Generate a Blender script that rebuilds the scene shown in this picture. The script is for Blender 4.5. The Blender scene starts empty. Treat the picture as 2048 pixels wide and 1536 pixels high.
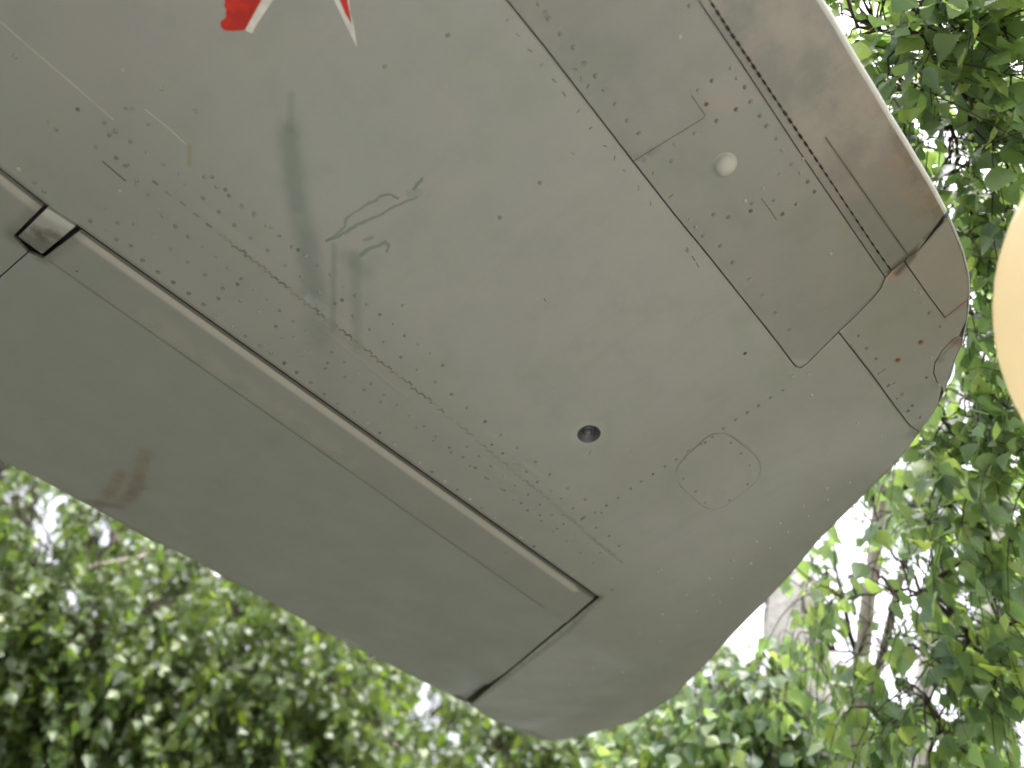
import bpy, bmesh, math, random
from mathutils import Vector, Matrix
from mathutils.geometry import tessellate_polygon

random.seed(7)
scene = bpy.context.scene
COL = scene.collection

# ------------------------------------------------------------------ camera, world, sun, exposure
CAM_POS = Vector((0.0, 0.0, 1.6))
PITCH = math.radians(55.0)
FPX = 1750.0                                   # focal length in pixels of the 2048 px wide photograph
cam = bpy.data.cameras.new('camera')
cam_ob = bpy.data.objects.new('camera', cam)
COL.objects.link(cam_ob)
cam_ob.location = CAM_POS
cam_ob.rotation_euler = (math.pi / 2 + PITCH, 0, 0)
cam.sensor_width = 36.0
cam.lens = FPX / 2048.0 * 36.0
cam.clip_start = 0.02
cam.clip_end = 3000
cam.dof.use_dof = True
cam.dof.focus_distance = 1.40
cam.dof.aperture_fstop = 2.3
cam.dof.aperture_blades = 0
scene.camera = cam_ob

SUN_DIR = Vector((0.30, -0.26, 0.95)).normalized()          # towards the (veiled) sun
world = bpy.data.worlds.new('World')
scene.world = world
world.use_nodes = True
wn = world.node_tree
bg = wn.nodes['Background']
sky = wn.nodes.new('ShaderNodeTexSky')
sky.sky_type = 'NISHITA'
sky.sun_disc = False
sky.sun_elevation = math.asin(SUN_DIR.z)
sky.sun_rotation = math.atan2(SUN_DIR.x, SUN_DIR.y)
sky.air_density = 1.0
sky.dust_density = 6.0
sky.ozone_density = 0.6
veil = wn.nodes.new('ShaderNodeHueSaturation')          # an even white overcast
veil.inputs['Saturation'].default_value = 0.22
wn.links.new(sky.outputs[0], veil.inputs['Color'])
wn.links.new(veil.outputs[0], bg.inputs[0])
bg.inputs[1].default_value = 0.15
sun = bpy.data.lights.new('sun', 'SUN')
sun.energy = 0.9
sun.angle = math.radians(30)
sun.color = (1.0, 0.97, 0.93)
sun_ob = bpy.data.objects.new('sun', sun)
COL.objects.link(sun_ob)
sun_ob.rotation_euler = SUN_DIR.to_track_quat('Z', 'Y').to_euler()
sun_ob.location = (0, 0, 30)

scene.view_settings.view_transform = 'Standard'
scene.view_settings.look = 'None'
scene.view_settings.gamma = 1.0
scene.view_settings.use_curve_mapping = False
scene.view_settings.exposure = 2.6
scene.render.engine = 'CYCLES'
scene.cycles.max_bounces = 8
scene.cycles.diffuse_bounces = 5
scene.cycles.transmission_bounces = 5
scene.cycles.use_denoising = True

# ------------------------------------------------------------------ survey of the photograph
FWD = Vector((0, math.cos(PITCH), math.sin(PITCH)))
UPV = Vector((0, -math.sin(PITCH), math.cos(PITCH)))
RGT = Vector((1, 0, 0))


def ray(x, y):
    return (FWD * FPX + RGT * (x - 1024) + UPV * (768 - y)).normalized()


def at(x, y, d):
    return CAM_POS + ray(x, y) * d


def project(p):
    q = p - CAM_POS
    z = q.dot(FWD)
    if z < 0.05:
        return None
    return (1024 + FPX * q.dot(RGT) / z, 768 - FPX * q.dot(UPV) / z, z)


# wing frame: U along the span towards the tip, V along the chord towards the trailing edge, N up
P0 = CAM_POS + FWD * 1.45
_d = math.tan(math.radians(5.0)) * math.sqrt(0.5)
N = Vector((-_d, -_d, 1.0)).normalized()


def plane_hit(x, y, w=0.0):
    r = ray(x, y)
    t = ((P0 + N * w - CAM_POS).dot(N)) / r.dot(N)
    return CAM_POS + r * t


U = (plane_hit(1250, 1130) - plane_hit(300, 360)).normalized()
V = N.cross(U)


def raw_uv(x, y, w=0.0):
    q = plane_hit(x, y, w) - P0
    return (q.dot(U), q.dot(V))


_h0, _h1 = raw_uv(156, 452), raw_uv(1198, 1195)
HB = (_h1[1] - _h0[1]) / (_h1[0] - _h0[0])
HA = _h0[1] - HB * _h0[0]                      # hinge line of the aileron: v = HA + HB * u
_t0, _t1 = raw_uv(1841, 863), raw_uv(1205, 1460)
_tl = math.hypot(_t1[0] - _t0[0], _t1[1] - _t0[1])
TNX, TNY = (_t1[1] - _t0[1]) / _tl, -(_t1[0] - _t0[0]) / _tl
if TNX < 0:
    TNX, TNY = -TNX, -TNY
TD = TNX * _t0[0] + TNY * _t0[1]

CR = None                                       # crease of the aileron skin, (a, b): v = a + b * u


def h_main(u, v):
    """height of the lower skin above the wing's reference plane"""
    h = 0.0
    if v < -0.46:
        h += 0.014 * ((-0.46 - v) / 0.22) ** 2
    if v > 0.13:
        h += 0.075 * (v - 0.13)
    s = v - (HA + HB * u)
    if s > 0 and CR is not None:               # fixed tip behind the hinge line follows the aileron's slope
        h += 0.05 * s + 0.19 * max(0.0, v - (CR[0] + CR[1] * u))
    d = TD - (TNX * u + TNY * v)               # distance to the tip edge
    if d < 0.12:
        h += 0.016 * ((0.12 - max(d, -0.05)) / 0.12) ** 2
    return h


NOSE = 0.020


def h_ail(u, v):
    s = max(0.0, v - (HA + HB * u))
    h = h_main(u, HA + HB * u) + 0.125 * s
    if s < NOSE:
        h += NOSE - math.sqrt(max(0.0, NOSE ** 2 - (NOSE - s) ** 2))
    if CR is not None:
        c = v - (CR[0] + CR[1] * u)
        if c > 0:
            h += 0.19 * c
    return h


def uv(x, y, h=h_main):
    w = 0.0
    for _ in range(7):
        p = raw_uv(x, y, w)
        w = h(*p)
    return raw_uv(x, y, w)


_c0, _c1 = uv(101, 524, h_ail), uv(1090, 1216, h_ail)
_cb = (_c1[1] - _c0[1]) / (_c1[0] - _c0[0])
CR = (_c0[1] - _cb * _c0[0], _cb)

# ------------------------------------------------------------------ helpers
def link(ob, parent=None):
    COL.objects.link(ob)
    if parent is not None:
        ob.parent = parent
    return ob


def mesh_obj(name, verts, faces, mat, parent=None, smooth=True):
    me = bpy.data.meshes.new(name)
    me.from_pydata([tuple(v) for v in verts], [], faces)
    me.update()
    if smooth:
        me.polygons.foreach_set('use_smooth', [True] * len(me.polygons))
    if mat is not None:
        me.materials.append(mat)
    return link(bpy.data.objects.new(name, me), parent)


def bm_obj(name, bm, mat, parent=None, smooth=True):
    me = bpy.data.meshes.new(name)
    bm.normal_update()
    bm.to_mesh(me)
    bm.free()
    if smooth:
        me.polygons.foreach_set('use_smooth', [True] * len(me.polygons))
    if mat is not None:
        me.materials.append(mat)
    return link(bpy.data.objects.new(name, me), parent)


def thing(name, label, cat, loc=(0, 0, 0), group=None):
    o = bpy.data.objects.new(name, None)
    o.empty_display_size = 0.2
    COL.objects.link(o)
    o.location = loc
    o['label'] = label
    o['category'] = cat
    if group:
        o['group'] = group
    return o


def tube(verts, faces, pts, radii, seg=8, cap=True):
    """append a swept tube to verts / faces"""
    base = len(verts)
    n = len(pts)
    ref = None
    for i, p in enumerate(pts):
        a = pts[max(0, i - 1)]
        b = pts[min(n - 1, i + 1)]
        t = (b - a).normalized() if (b - a).length > 1e-9 else Vector((0, 0, 1))
        if ref is None:
            ref = t.orthogonal().normalized()
        ref = (ref - t * ref.dot(t))
        ref = ref.normalized() if ref.length > 1e-6 else t.orthogonal().normalized()
        bi = t.cross(ref)
        for k in range(seg):
            a2 = 2 * math.pi * k / seg
            verts.append(p + (ref * math.cos(a2) + bi * math.sin(a2)) * radii[i])
    for i in range(n - 1):
        for k in range(seg):
            k2 = (k + 1) % seg
            faces.append((base + i * seg + k, base + i * seg + k2, base + (i + 1) * seg + k2, base + (i + 1) * seg + k))
    if cap:
        faces.append(tuple(base + (n - 1) * seg + k for k in range(seg)))


# ------------------------------------------------------------------ materials
def new_mat(name):
    m = bpy.data.materials.new(name)
    m.use_nodes = True
    nt = m.node_tree
    return m, nt, nt.nodes['Principled BSDF']


def nd(nt, typ, **kw):
    n = nt.nodes.new(typ)
    for k, v in kw.items():
        setattr(n, k, v)
    return n


def noise(nt, vec, scale, detail=4.0, rough=0.55, distort=0.0):
    n = nd(nt, 'ShaderNodeTexNoise')
    n.inputs['Scale'].default_value = scale
    n.inputs['Detail'].default_value = detail
    n.inputs['Roughness'].default_value = rough
    n.inputs['Distortion'].default_value = distort
    if vec is not None:
        nt.links.new(vec, n.inputs['Vector'])
    return n.outputs['Fac']


def ramp(nt, fac, lo, hi, a=0.0, b=1.0, smooth=True):
    n = nd(nt, 'ShaderNodeMapRange')
    n.interpolation_type = 'SMOOTHSTEP' if smooth else 'LINEAR'
    n.inputs['From Min'].default_value = lo
    n.inputs['From Max'].default_value = hi
    n.inputs['To Min'].default_value = a
    n.inputs['To Max'].default_value = b
    nt.links.new(fac, n.inputs['Value'])
    return n.outputs[0]


def math2(nt, op, a, b):
    n = nd(nt, 'ShaderNodeMath', operation=op)
    for i, s in enumerate((a, b)):
        if isinstance(s, (int, float)):
            n.inputs[i].default_value = s
        else:
            nt.links.new(s, n.inputs[i])
    return n.outputs[0]


def mixcol(nt, fac, a, b, blend='MIX'):
    n = nd(nt, 'ShaderNodeMix', data_type='RGBA', blend_type=blend)
    for sock, s in ((n.inputs[0], fac), (n.inputs[6], a), (n.inputs[7], b)):
        if isinstance(s, (int, float)):
            sock.default_value = s
        elif isinstance(s, tuple):
            sock.default_value = (s[0], s[1], s[2], 1)
        else:
            nt.links.new(s, sock)
    return n.outputs[2]


def capsule(nt, vec, a, b, r0, r1):
    """1 inside r0 of the segment a-b, 0 beyond r1, in the wing's own plane"""
    def vm(op, x, y):
        n = nd(nt, 'ShaderNodeVectorMath', operation=op)
        for i, s in enumerate((x, y)):
            if s is None:
                continue
            if isinstance(s, tuple):
                n.inputs[i].default_value = s
            else:
                nt.links.new(s, n.inputs[i])
        return n
    ab = (b[0] - a[0], b[1] - a[1], 0.0)
    l2 = max(1e-8, ab[0] ** 2 + ab[1] ** 2)
    pa = vm('SUBTRACT', vec, (a[0], a[1], 0.0)).outputs[0]
    dt = vm('DOT_PRODUCT', pa, (ab[0] / l2, ab[1] / l2, 0.0)).outputs['Value']
    cl = nd(nt, 'ShaderNodeClamp')
    nt.links.new(dt, cl.inputs[0])
    sc = nd(nt, 'ShaderNodeVectorMath', operation='SCALE')
    sc.inputs[0].default_value = ab
    nt.links.new(cl.outputs[0], sc.inputs['Scale'])
    df = vm('SUBTRACT', pa, sc.outputs[0]).outputs[0]
    ln = vm('LENGTH', df, None).outputs['Value']
    return ramp(nt, ln, r0, r1, 1.0, 0.0)


PAINT = (0.306, 0.301, 0.299)
MM = 0.00083                                    # about one photograph pixel on the wing, in metres


def paint_material(name, stains_shade=(), tone=1.0, h=h_main):
    """old light grey aircraft paint; each stain or painted shade is (px a, px b, inner px, outer px, colour, strength, noise scale)"""
    m, nt, bs = new_mat(name)
    tc = nd(nt, 'ShaderNodeTexCoord')
    fl = nd(nt, 'ShaderNodeVectorMath', operation='MULTIPLY')
    fl.inputs[1].default_value = (1, 1, 0)
    nt.links.new(tc.outputs['Object'], fl.inputs[0])
    p = fl.outputs[0]
    # wobble so that stains have ragged edges
    wob = nd(nt, 'ShaderNodeTexNoise')
    wob.inputs['Scale'].default_value = 28
    wob.inputs['Detail'].default_value = 5
    nt.links.new(p, wob.inputs['Vector'])
    ws = nd(nt, 'ShaderNodeVectorMath', operation='MULTIPLY_ADD')
    nt.links.new(wob.outputs['Color'], ws.inputs[0])
    ws.inputs[1].default_value = (0.016, 0.016, 0)
    ws.inputs[2].default_value = (-0.008, -0.008, 0)
    wa = nd(nt, 'ShaderNodeVectorMath', operation='ADD')
    nt.links.new(p, wa.inputs[0])
    nt.links.new(ws.outputs[0], wa.inputs[1])
    pw = wa.outputs[0]
    base = tuple(c * tone for c in PAINT)
    big = ramp(nt, noise(nt, p, 3.2, 4, 0.6), 0.35, 0.68)
    col = mixcol(nt, big, tuple(c * k for c, k in zip(base, (0.965, 1.0, 0.965))), tuple(c * k for c, k in zip(base, (1.03, 0.99, 1.0))))
    tint = noise(nt, pw, 7.5, 3, 0.55)
    col = mixcol(nt, math2(nt, 'MULTIPLY', ramp(nt, tint, 0.52, 0.70), 0.8), col, tuple(c * k for c, k in zip(base, (0.88, 0.95, 0.87))))
    col = mixcol(nt, math2(nt, 'MULTIPLY', ramp(nt, tint, 0.48, 0.32), 0.8), col, tuple(c * k for c, k in zip(base, (1.06, 1.0, 1.02))))
    mid = ramp(nt, noise(nt, p, 15, 6, 0.65), 0.45, 0.75)
    col = mixcol(nt, math2(nt, 'MULTIPLY', mid, 0.6), col, tuple(c * k for c, k in zip(base, (0.88, 0.885, 0.90))))
    blot = ramp(nt, noise(nt, pw, 42, 5, 0.7), 0.60, 0.80)
    col = mixcol(nt, math2(nt, 'MULTIPLY', blot, 0.40), col, tuple(c * k for c, k in zip(base, (0.80, 0.77, 0.72))))
    # faint wash marks running along the airflow
    mpn = nd(nt, 'ShaderNodeMapping')
    mpn.inputs['Scale'].default_value = (26, 3.0, 1)
    mpn.inputs['Rotation'].default_value = (0, 0, 0.12)
    nt.links.new(p, mpn.inputs['Vector'])
    wash = ramp(nt, noise(nt, mpn.outputs[0], 1.0, 4, 0.6), 0.50, 0.78)
    col = mixcol(nt, math2(nt, 'MULTIPLY', wash, 0.30), col, tuple(c * k for c, k in zip(base, (0.80, 0.79, 0.76))))
    spk = ramp(nt, noise(nt, p, 170, 2, 0.5), 0.70, 0.78)
    col = mixcol(nt, math2(nt, 'MULTIPLY', spk, 0.22), col, (0.16, 0.15, 0.135))
    grain = noise(nt, p, 520, 3, 0.7)
    col = mixcol(nt, math2(nt, 'MULTIPLY', ramp(nt, grain, 0.3, 0.7), 0.26), col, tuple(c * 0.72 for c in base))
    for (a, b, r0, r1, sc, st, ns) in stains_shade:
        if b is None:                                       # a bent streak: a list of points
            msk = None
            for q0, q1 in zip(a, a[1:]):
                c1 = capsule(nt, pw, uv(*q0, h), uv(*q1, h), r0 * MM, r1 * MM)
                msk = c1 if msk is None else math2(nt, 'MAXIMUM', msk, c1)
        else:
            msk = capsule(nt, pw if ns else p, uv(*a, h), uv(*b, h), r0 * MM, r1 * MM)
        if ns:
            msk = math2(nt, 'MULTIPLY', msk, ramp(nt, noise(nt, pw, ns, 5, 0.65), 0.38, 0.66))
        col = mixcol(nt, math2(nt, 'MULTIPLY', msk, st), col, sc)
    nt.links.new(col, bs.inputs['Base Color'])
    rg = ramp(nt, noise(nt, p, 9, 5, 0.6), 0.3, 0.7, 0.48, 0.66)
    nt.links.new(rg, bs.inputs['Roughness'])
    bs.inputs['Specular IOR Level'].default_value = 0.25
    bmp = nd(nt, 'ShaderNodeBump')
    bmp.inputs['Strength'].default_value = 0.5
    bmp.inputs['Distance'].default_value = 0.012
    hn = math2(nt, 'ADD', noise(nt, p, 5.5, 2, 0.4), math2(nt, 'MULTIPLY', noise(nt, p, 60, 3, 0.5), 0.012))
    nt.links.new(hn, bmp.inputs['Height'])
    nt.links.new(bmp.outputs[0], bs.inputs['Normal'])
    return m


def flat_material(name, colour, rough=0.6, spec=0.3, var=0.15, scale=40.0, metallic=0.0):
    m, nt, bs = new_mat(name)
    tc = nd(nt, 'ShaderNodeTexCoord')
    f = ramp(nt, noise(nt, tc.outputs['Object'], scale, 5, 0.6), 0.3, 0.7)
    col = mixcol(nt, f, tuple(c * (1 - var) for c in colour), tuple(min(1, c * (1 + var)) for c in colour))
    nt.links.new(col, bs.inputs['Base Color'])
    bs.inputs['Roughness'].default_value = rough
    bs.inputs['Specular IOR Level'].default_value = spec
    bs.inputs['Metallic'].default_value = metallic
    return m


BLUEG = (0.118, 0.148, 0.132)
BROWN = (0.13, 0.095, 0.07)
RUST = (0.17, 0.10, 0.055)
GRIME = (0.09, 0.08, 0.07)
PINK = (0.37, 0.32, 0.295)
OLIVE_SHADE = (0.222, 0.220, 0.208)
M_MAIN = paint_material('wing_paint', [
    ((250, 480), (1180, 1230), 60, 330, OLIVE_SHADE, 0.55, 0),  # broad olive areas: light falloff put into the colour, some greenish dirt aft
    ((1130, 1420), (1700, 1000), 40, 230, OLIVE_SHADE, 0.62, 0),
    ((0, 0), (120, 250), 60, 420, OLIVE_SHADE, 0.45, 0),
    ((1300, 950), (1600, 780), 40, 200, OLIVE_SHADE, 0.30, 0),
    ([(578, 262), (586, 340), (598, 420), (618, 520), (628, 580)], None, 2, 34, BLUEG, 0.40, 0),
    ([(612, 480), (632, 600), (642, 680)], None, 0, 44, BLUEG, 0.22, 0),
    ([(634, 600), (650, 790)], None, 0, 60, BLUEG, 0.14, 0),
    ([(578, 270), (584, 350), (594, 410)], None, 4, 24, BLUEG, 0.22, 0),
    ((583, 190), (580, 262), 1, 10, BLUEG, 0.28, 0),
    ([(655, 482), (700, 458), (770, 424), (835, 394)], None, 0.5, 4.5, BLUEG, 0.65, 0),
    ([(655, 482), (690, 452), (693, 440), (722, 415), (752, 398)], None, 0.5, 4, BLUEG, 0.55, 0),
    ([(757, 394), (778, 389), (795, 397)], None, 0.5, 4, GRIME, 0.55, 0),
    ((820, 388), (836, 386), 4, 11, (0.20, 0.235, 0.23), 0.60, 0),
    ([(826, 376), (830, 368), (845, 358)], None, 1, 4.5, BLUEG, 0.75, 0),
    ([(722, 512), (748, 494), (770, 484), (779, 490), (775, 502)], None, 1, 5.5, BLUEG, 0.6, 0),
    ((730, 480), (744, 475), 1, 6, BLUEG, 0.5, 0),
    ((668, 490), (666, 660), 1, 9, BLUEG, 0.36, 0),
    ((710, 510), (714, 700), 2, 18, BLUEG, 0.32, 0),
    ((690, 512), (730, 545), 3, 26, BLUEG, 0.22, 0),
    ((379, 292), (378, 330), 1, 6, (0.22, 0.19, 0.10), 0.5, 0),
    ((620, 600), (640, 630), 3, 22, (0.34, 0.37, 0.37), 0.5, 60),
    ((200, 320), (850, 820), 10, 90, (0.26, 0.25, 0.24), 0.35, 26),
    ((850, 820), (1250, 1130), 6, 60, (0.28, 0.29, 0.285), 0.28, 24),
    ((156, 452), (1198, 1195), 2, 12, GRIME, 0.35, 0),
    ((0, 337), (94, 411), 2, 12, GRIME, 0.40, 0),
    ((1198, 1195), (941, 1410), 2, 14, GRIME, 0.40, 0),
    ((1190, 1195), (1198, 1195), 3, 20, GRIME, 0.45, 0),
    ((1560, 690), (1600, 730), 0, 5, GRIME, 0.35, 0),
    ((1700, 690), (1831, 870), 0, 6, GRIME, 0.25, 0),
    ((1822, 868), (1850, 868), 2, 24, (0.17, 0.15, 0.14), 0.55, 0),
    ((1560, 1180), (1780, 945), 4, 26, (0.24, 0.21, 0.19), 0.42, 22),
    ((1240, 1450), (1480, 1260), 4, 30, (0.24, 0.21, 0.195), 0.40, 22),
    ((1120, 1476), (1260, 1440), 4, 16, (0.37, 0.32, 0.295), 0.55, 30),
    ((960, 1428), (1085, 1476), 6, 22, (0.19, 0.165, 0.15), 0.60, 0),
    ((1178, 868), (1179, 869), 24, 48, (0.42, 0.41, 0.39), 0.25, 0),
    ((1014, 0), (1265, 321), 0, 5, GRIME, 0.22, 0),
    ((1265, 321), (1550, 678), 0, 5, GRIME, 0.22, 0),
    ((450, 70), (560, 90), 10, 70, (0.29, 0.275, 0.24), 0.35, 14),
    ((1150, 1005), (1420, 815), 0, 10, (0.26, 0.25, 0.235), 0.30, 30),
    ((1430, 1172), (1740, 940), 0, 9, (0.24, 0.22, 0.20), 0.38, 40),
    ((1240, 1330), (1400, 1215), 0, 9, (0.26, 0.24, 0.22), 0.25, 40)])
M_FRONT = paint_material('front_panel_paint', [
    ((1580, 722), (1620, 726), 0, 14, PINK, 0.5, 0),
    ((1620, 722), (1677, 664), 0, 10, (0.24, 0.205, 0.185), 0.5, 0),  # soft ridge shading of the panel overlap, put into the colour
    ((1677, 664), (1761, 578), 0, 8, (0.17, 0.15, 0.135), 0.6, 0),
    ((1761, 578), (1771, 555), 0, 8, GRIME, 0.5, 0),
    ((1272, 318), (1330, 280), 0, 14, GRIME, 0.35, 30),
    ((1397, 0), (1597, 300), 0, 5, GRIME, 0.25, 0),
    ((1597, 300), (1771, 555), 0, 5, GRIME, 0.25, 0),
    ((1405, 95), (1440, 190), 10, 60, PINK, 0.20, 12)], tone=0.83)
M_SLAT = paint_material('slat_paint', [
    ((1740, 222), (1764, 196), 8, 24, BROWN, 0.56, 55),
    ((1762, 200), (1830, 300), 5, 24, BROWN, 0.56, 60),
    ((1800, 270), (1872, 420), 8, 34, BROWN, 0.56, 48),
    ((1790, 330), (1850, 400), 6, 45, (0.26, 0.19, 0.15), 0.65, 35),
    ((1690, 70), (1760, 190), 8, 44, (0.24, 0.185, 0.155), 0.55, 26),
    ((1838, 320), (1888, 420), 2, 14, (0.27, 0.18, 0.11), 0.50, 60),
    ((1783, 542), (1825, 508), 2, 15, (0.05, 0.042, 0.038), 0.85, 0),
    ((1825, 508), (1897, 427), 1, 14, (0.08, 0.065, 0.055), 0.75, 45),
    ((1424, 0), (1783, 542), 0, 9, (0.25, 0.20, 0.18), 0.35, 40),
    ((1500, 0), (1700, 260), 40, 150, (0.345, 0.305, 0.285), 0.5, 10),
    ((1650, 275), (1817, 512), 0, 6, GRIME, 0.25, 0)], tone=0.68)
M_TIP = paint_material('tip_paint', [
    ((1777, 552), (1800, 548), 4, 22, (0.32, 0.24, 0.22), 0.65, 0),
    ((1795, 545), (1825, 512), 1, 13, (0.06, 0.05, 0.045), 0.75, 0),
    ((1825, 512), (1897, 430), 0, 9, GRIME, 0.55, 0),
    ((1890, 635), (1937, 603), 1, 12, (0.24, 0.18, 0.165), 0.6, 0),
    ((1920, 500), (1938, 600), 4, 24, (0.34, 0.28, 0.26), 0.4, 20),
    ((1909, 682), (1920, 684), 4, 14, (0.20, 0.12, 0.11), 0.7, 0),
    ((1795, 720), (1796, 721), 3, 9, RUST, 0.75, 0),
    ((1841, 684), (1842, 685), 3, 9, RUST, 0.7, 0),
    ((1882, 720), (1883, 721), 3, 10, RUST, 0.4, 0),
    ((1700, 690), (1831, 870), 0, 6, GRIME, 0.25, 0),
    ((1835, 855), (1850, 858), 4, 26, (0.20, 0.175, 0.16), 0.6, 0),
    ((1677, 664), (1771, 560), 0, 9, PINK, 0.5, 0),
    ((1929, 666), (1870, 725), 0, 7, GRIME, 0.4, 0)], tone=0.90)
M_AIL = paint_material('aileron_paint', [
    ((-600, 700), (1000, 1300), 1500, 2500, (0.212, 0.214, 0.198), 0.65, 0),  # even darkening: shade on the upturned trailing surfaces put into the colour
    ([(290, 905), (276, 950), (258, 1000)], None, 1, 30, RUST, 0.38, 0),
    ([(244, 945), (222, 990), (196, 1012)], None, 1, 28, RUST, 0.36, 0),
    ([(285, 970), (262, 990), (235, 1010)], None, 1, 26, (0.14, 0.10, 0.085), 0.4, 0),
    ((158, 470), (1150, 1179), 4, 15, (0.42, 0.38, 0.355), 0.8, 0),  # pale pinkish band, with light on the rounded nose put into its colour
    ((0, 357), (82, 421), 4, 15, (0.42, 0.38, 0.355), 0.7, 0),
    ((156, 456), (1198, 1199), 3, 6.5, (0.06, 0.052, 0.044), 0.8, 0),  # shade of the hinge gap painted onto the nose, along with gathered dirt
    ((0, 341), (94, 415), 3, 6.5, (0.06, 0.052, 0.044), 0.8, 0),
    ((1160, 1172), (1196, 1196), 5, 16, GRIME, 0.7, 0),
    ((292, 918), (275, 960), 5, 20, RUST, 0.75, 13),
    ((272, 955), (262, 985), 4, 16, (0.16, 0.10, 0.07), 0.7, 12),
    ((238, 950), (215, 990), 5, 22, RUST, 0.7, 11),
    ((250, 995), (285, 975), 5, 18, (0.14, 0.10, 0.085), 0.7, 12),
    ((180, 1005), (280, 1020), 5, 24, (0.13, 0.10, 0.08), 0.6, 12),
    ((0, 921), (195, 1021), 6, 20, (0.19, 0.165, 0.15), 0.75, 0),
    ((195, 1021), (498, 1182), 6, 20, (0.19, 0.165, 0.15), 0.75, 0),
    ((498, 1182), (941, 1408), 6, 20, (0.20, 0.175, 0.16), 0.75, 0),
    ((690, 1280), (715, 1290), 3, 14, (0.36, 0.31, 0.29), 0.6, 0),
    ((101, 524), (564, 848), 0, 5, GRIME, 0.45, 0),
    ((564, 848), (1087, 1215), 0, 6, GRIME, 0.35, 0),
    ((1198, 1195), (941, 1410), 4, 18, GRIME, 0.35, 0),
    ((84, 513), (160, 455), 3, 26, GRIME, 0.35, 0),
    ((31, 474), (94, 411), 3, 30, GRIME, 0.40, 0),
    ((31, 474), (84, 513), 3, 26, GRIME, 0.35, 0),
    ((420, 980), (560, 870), 4, 26, (0.20, 0.19, 0.17), 0.30, 18),
    ((300, 640), (700, 920), 6, 40, PINK, 0.22, 20)], tone=0.83, h=h_ail)  # the lowered tone carries part of the painted shade too
M_BRKT = paint_material('bracket_paint', [
    ((30, 480), (130, 560), 10, 60, (0.17, 0.165, 0.14), 0.5, 0),
    ((45, 478), (100, 500), 8, 30, GRIME, 0.6, 0), ((40, 470), (105, 478), 10, 36, GRIME, 0.75, 30),
    ((70, 452), (84, 476), 2, 12, (0.07, 0.065, 0.05), 0.7, 40),
    ((100, 425), (150, 450), 4, 22, (0.46, 0.45, 0.43), 0.7, 0)])
M_INNER = flat_material('dark_primer', (0.035, 0.032, 0.028), 0.9, 0.1)
M_SEAM = flat_material('joint_dirt', (0.10, 0.088, 0.076), 0.9, 0.1, 0.35, 25)
M_FAINT = flat_material('old_sealant', (0.24, 0.232, 0.215), 0.8, 0.2, 0.15, 30)
M_LINE = flat_material('chalk_line', (0.42, 0.41, 0.385), 0.8, 0.2, 0.12, 30)
M_RIVET = flat_material('dirty_rivet', (0.215, 0.205, 0.188), 0.6, 0.4, 0.45, 22)
M_PRIVET = flat_material('painted_rivet', (0.345, 0.335, 0.315), 0.45, 0.4, 0.10, 22)
M_RUSTR = flat_material('rusty_screw', (0.15, 0.085, 0.04), 0.8, 0.2, 0.3, 60)
M_RED = flat_material('star_red_paint', (0.42, 0.022, 0.015), 0.55, 0.3, 0.25, 45)
M_WHITE = flat_material('star_white_paint', (0.56, 0.53, 0.52), 0.5, 0.4, 0.14, 45)
M_STEEL = flat_material('fitting_steel', (0.10, 0.10, 0.115), 0.45, 0.5, 0.2, 60, 0.6)
M_RUBBER = flat_material('tyre_rubber', (0.03, 0.03, 0.03), 0.85, 0.2)

# ------------------------------------------------------------------ ground
M_GRASS, nt, bs = new_mat('grass_ground')
tc = nd(nt, 'ShaderNodeTexCoord')
c = mixcol(nt, ramp(nt, noise(nt, tc.outputs['Object'], 1.3, 6, 0.65), 0.35, 0.65), (0.026, 0.034, 0.016), (0.050, 0.056, 0.030))
c = mixcol(nt, ramp(nt, noise(nt, tc.outputs['Object'], 40, 3, 0.6), 0.5, 0.75), c, (0.06, 0.05, 0.035))
nt.links.new(c, bs.inputs['Base Color'])
bs.inputs['Roughness'].default_value = 0.95
g = mesh_obj('lawn', [(-600, -600, 0), (600, -600, 0), (600, 600, 0), (-600, 600, 0)], [(0, 1, 2, 3)], M_GRASS)
g['kind'] = 'structure'
M_PAD, nt, bs = new_mat('pale_bounce_pad')
tc = nd(nt, 'ShaderNodeTexCoord')
c = mixcol(nt, ramp(nt, noise(nt, tc.outputs['Object'], 2.2, 6, 0.65), 0.3, 0.7), (0.40, 0.392, 0.378), (0.48, 0.472, 0.458))
c = mixcol(nt, math2(nt, 'MULTIPLY', ramp(nt, noise(nt, tc.outputs['Object'], 30, 4, 0.7), 0.5, 0.8), 0.4), c, (0.30, 0.29, 0.275))
nt.links.new(c, bs.inputs['Base Color'])
bs.inputs['Roughness'].default_value = 0.9
pv, pf = [], []
# pale pad added out of view, sized to bounce light onto the outer wing
ux, uy = U.x / math.hypot(U.x, U.y), U.y / math.hypot(U.x, U.y)
vx, vy = -uy, ux
APX = -0.05
pad_pts = [(-1.9, -2.1), (0.7, -2.1), (0.7, APX), (-1.9, APX)]        # (along span, along chord) about P0
for z in (0.0, 0.03):
    for a, b in pad_pts:
        pv.append((P0.x + ux * a + vx * b, P0.y + uy * a + vy * b, z))
pf = [(4, 5, 6, 7), (0, 1, 5, 4), (1, 2, 6, 5), (2, 3, 7, 6), (3, 0, 4, 7)]
pad_ob = mesh_obj('bounce_pad', pv, pf, M_PAD, None, False)
pad_ob['kind'] = 'structure'

# ------------------------------------------------------------------ the aircraft
plane_ob = thing('aircraft', 'grey weathered aircraft wing seen from below with red and white star and rounded tip', 'aircraft')
plane_ob.matrix_world = Matrix(((U.x, V.x, N.x, P0.x), (U.y, V.y, N.y, P0.y), (U.z, V.z, N.z, P0.z), (0, 0, 0, 1)))


def area2(poly):
    return sum(poly[i][0] * poly[(i + 1) % len(poly)][1] - poly[(i + 1) % len(poly)][0] * poly[i][1] for i in range(len(poly)))


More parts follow.
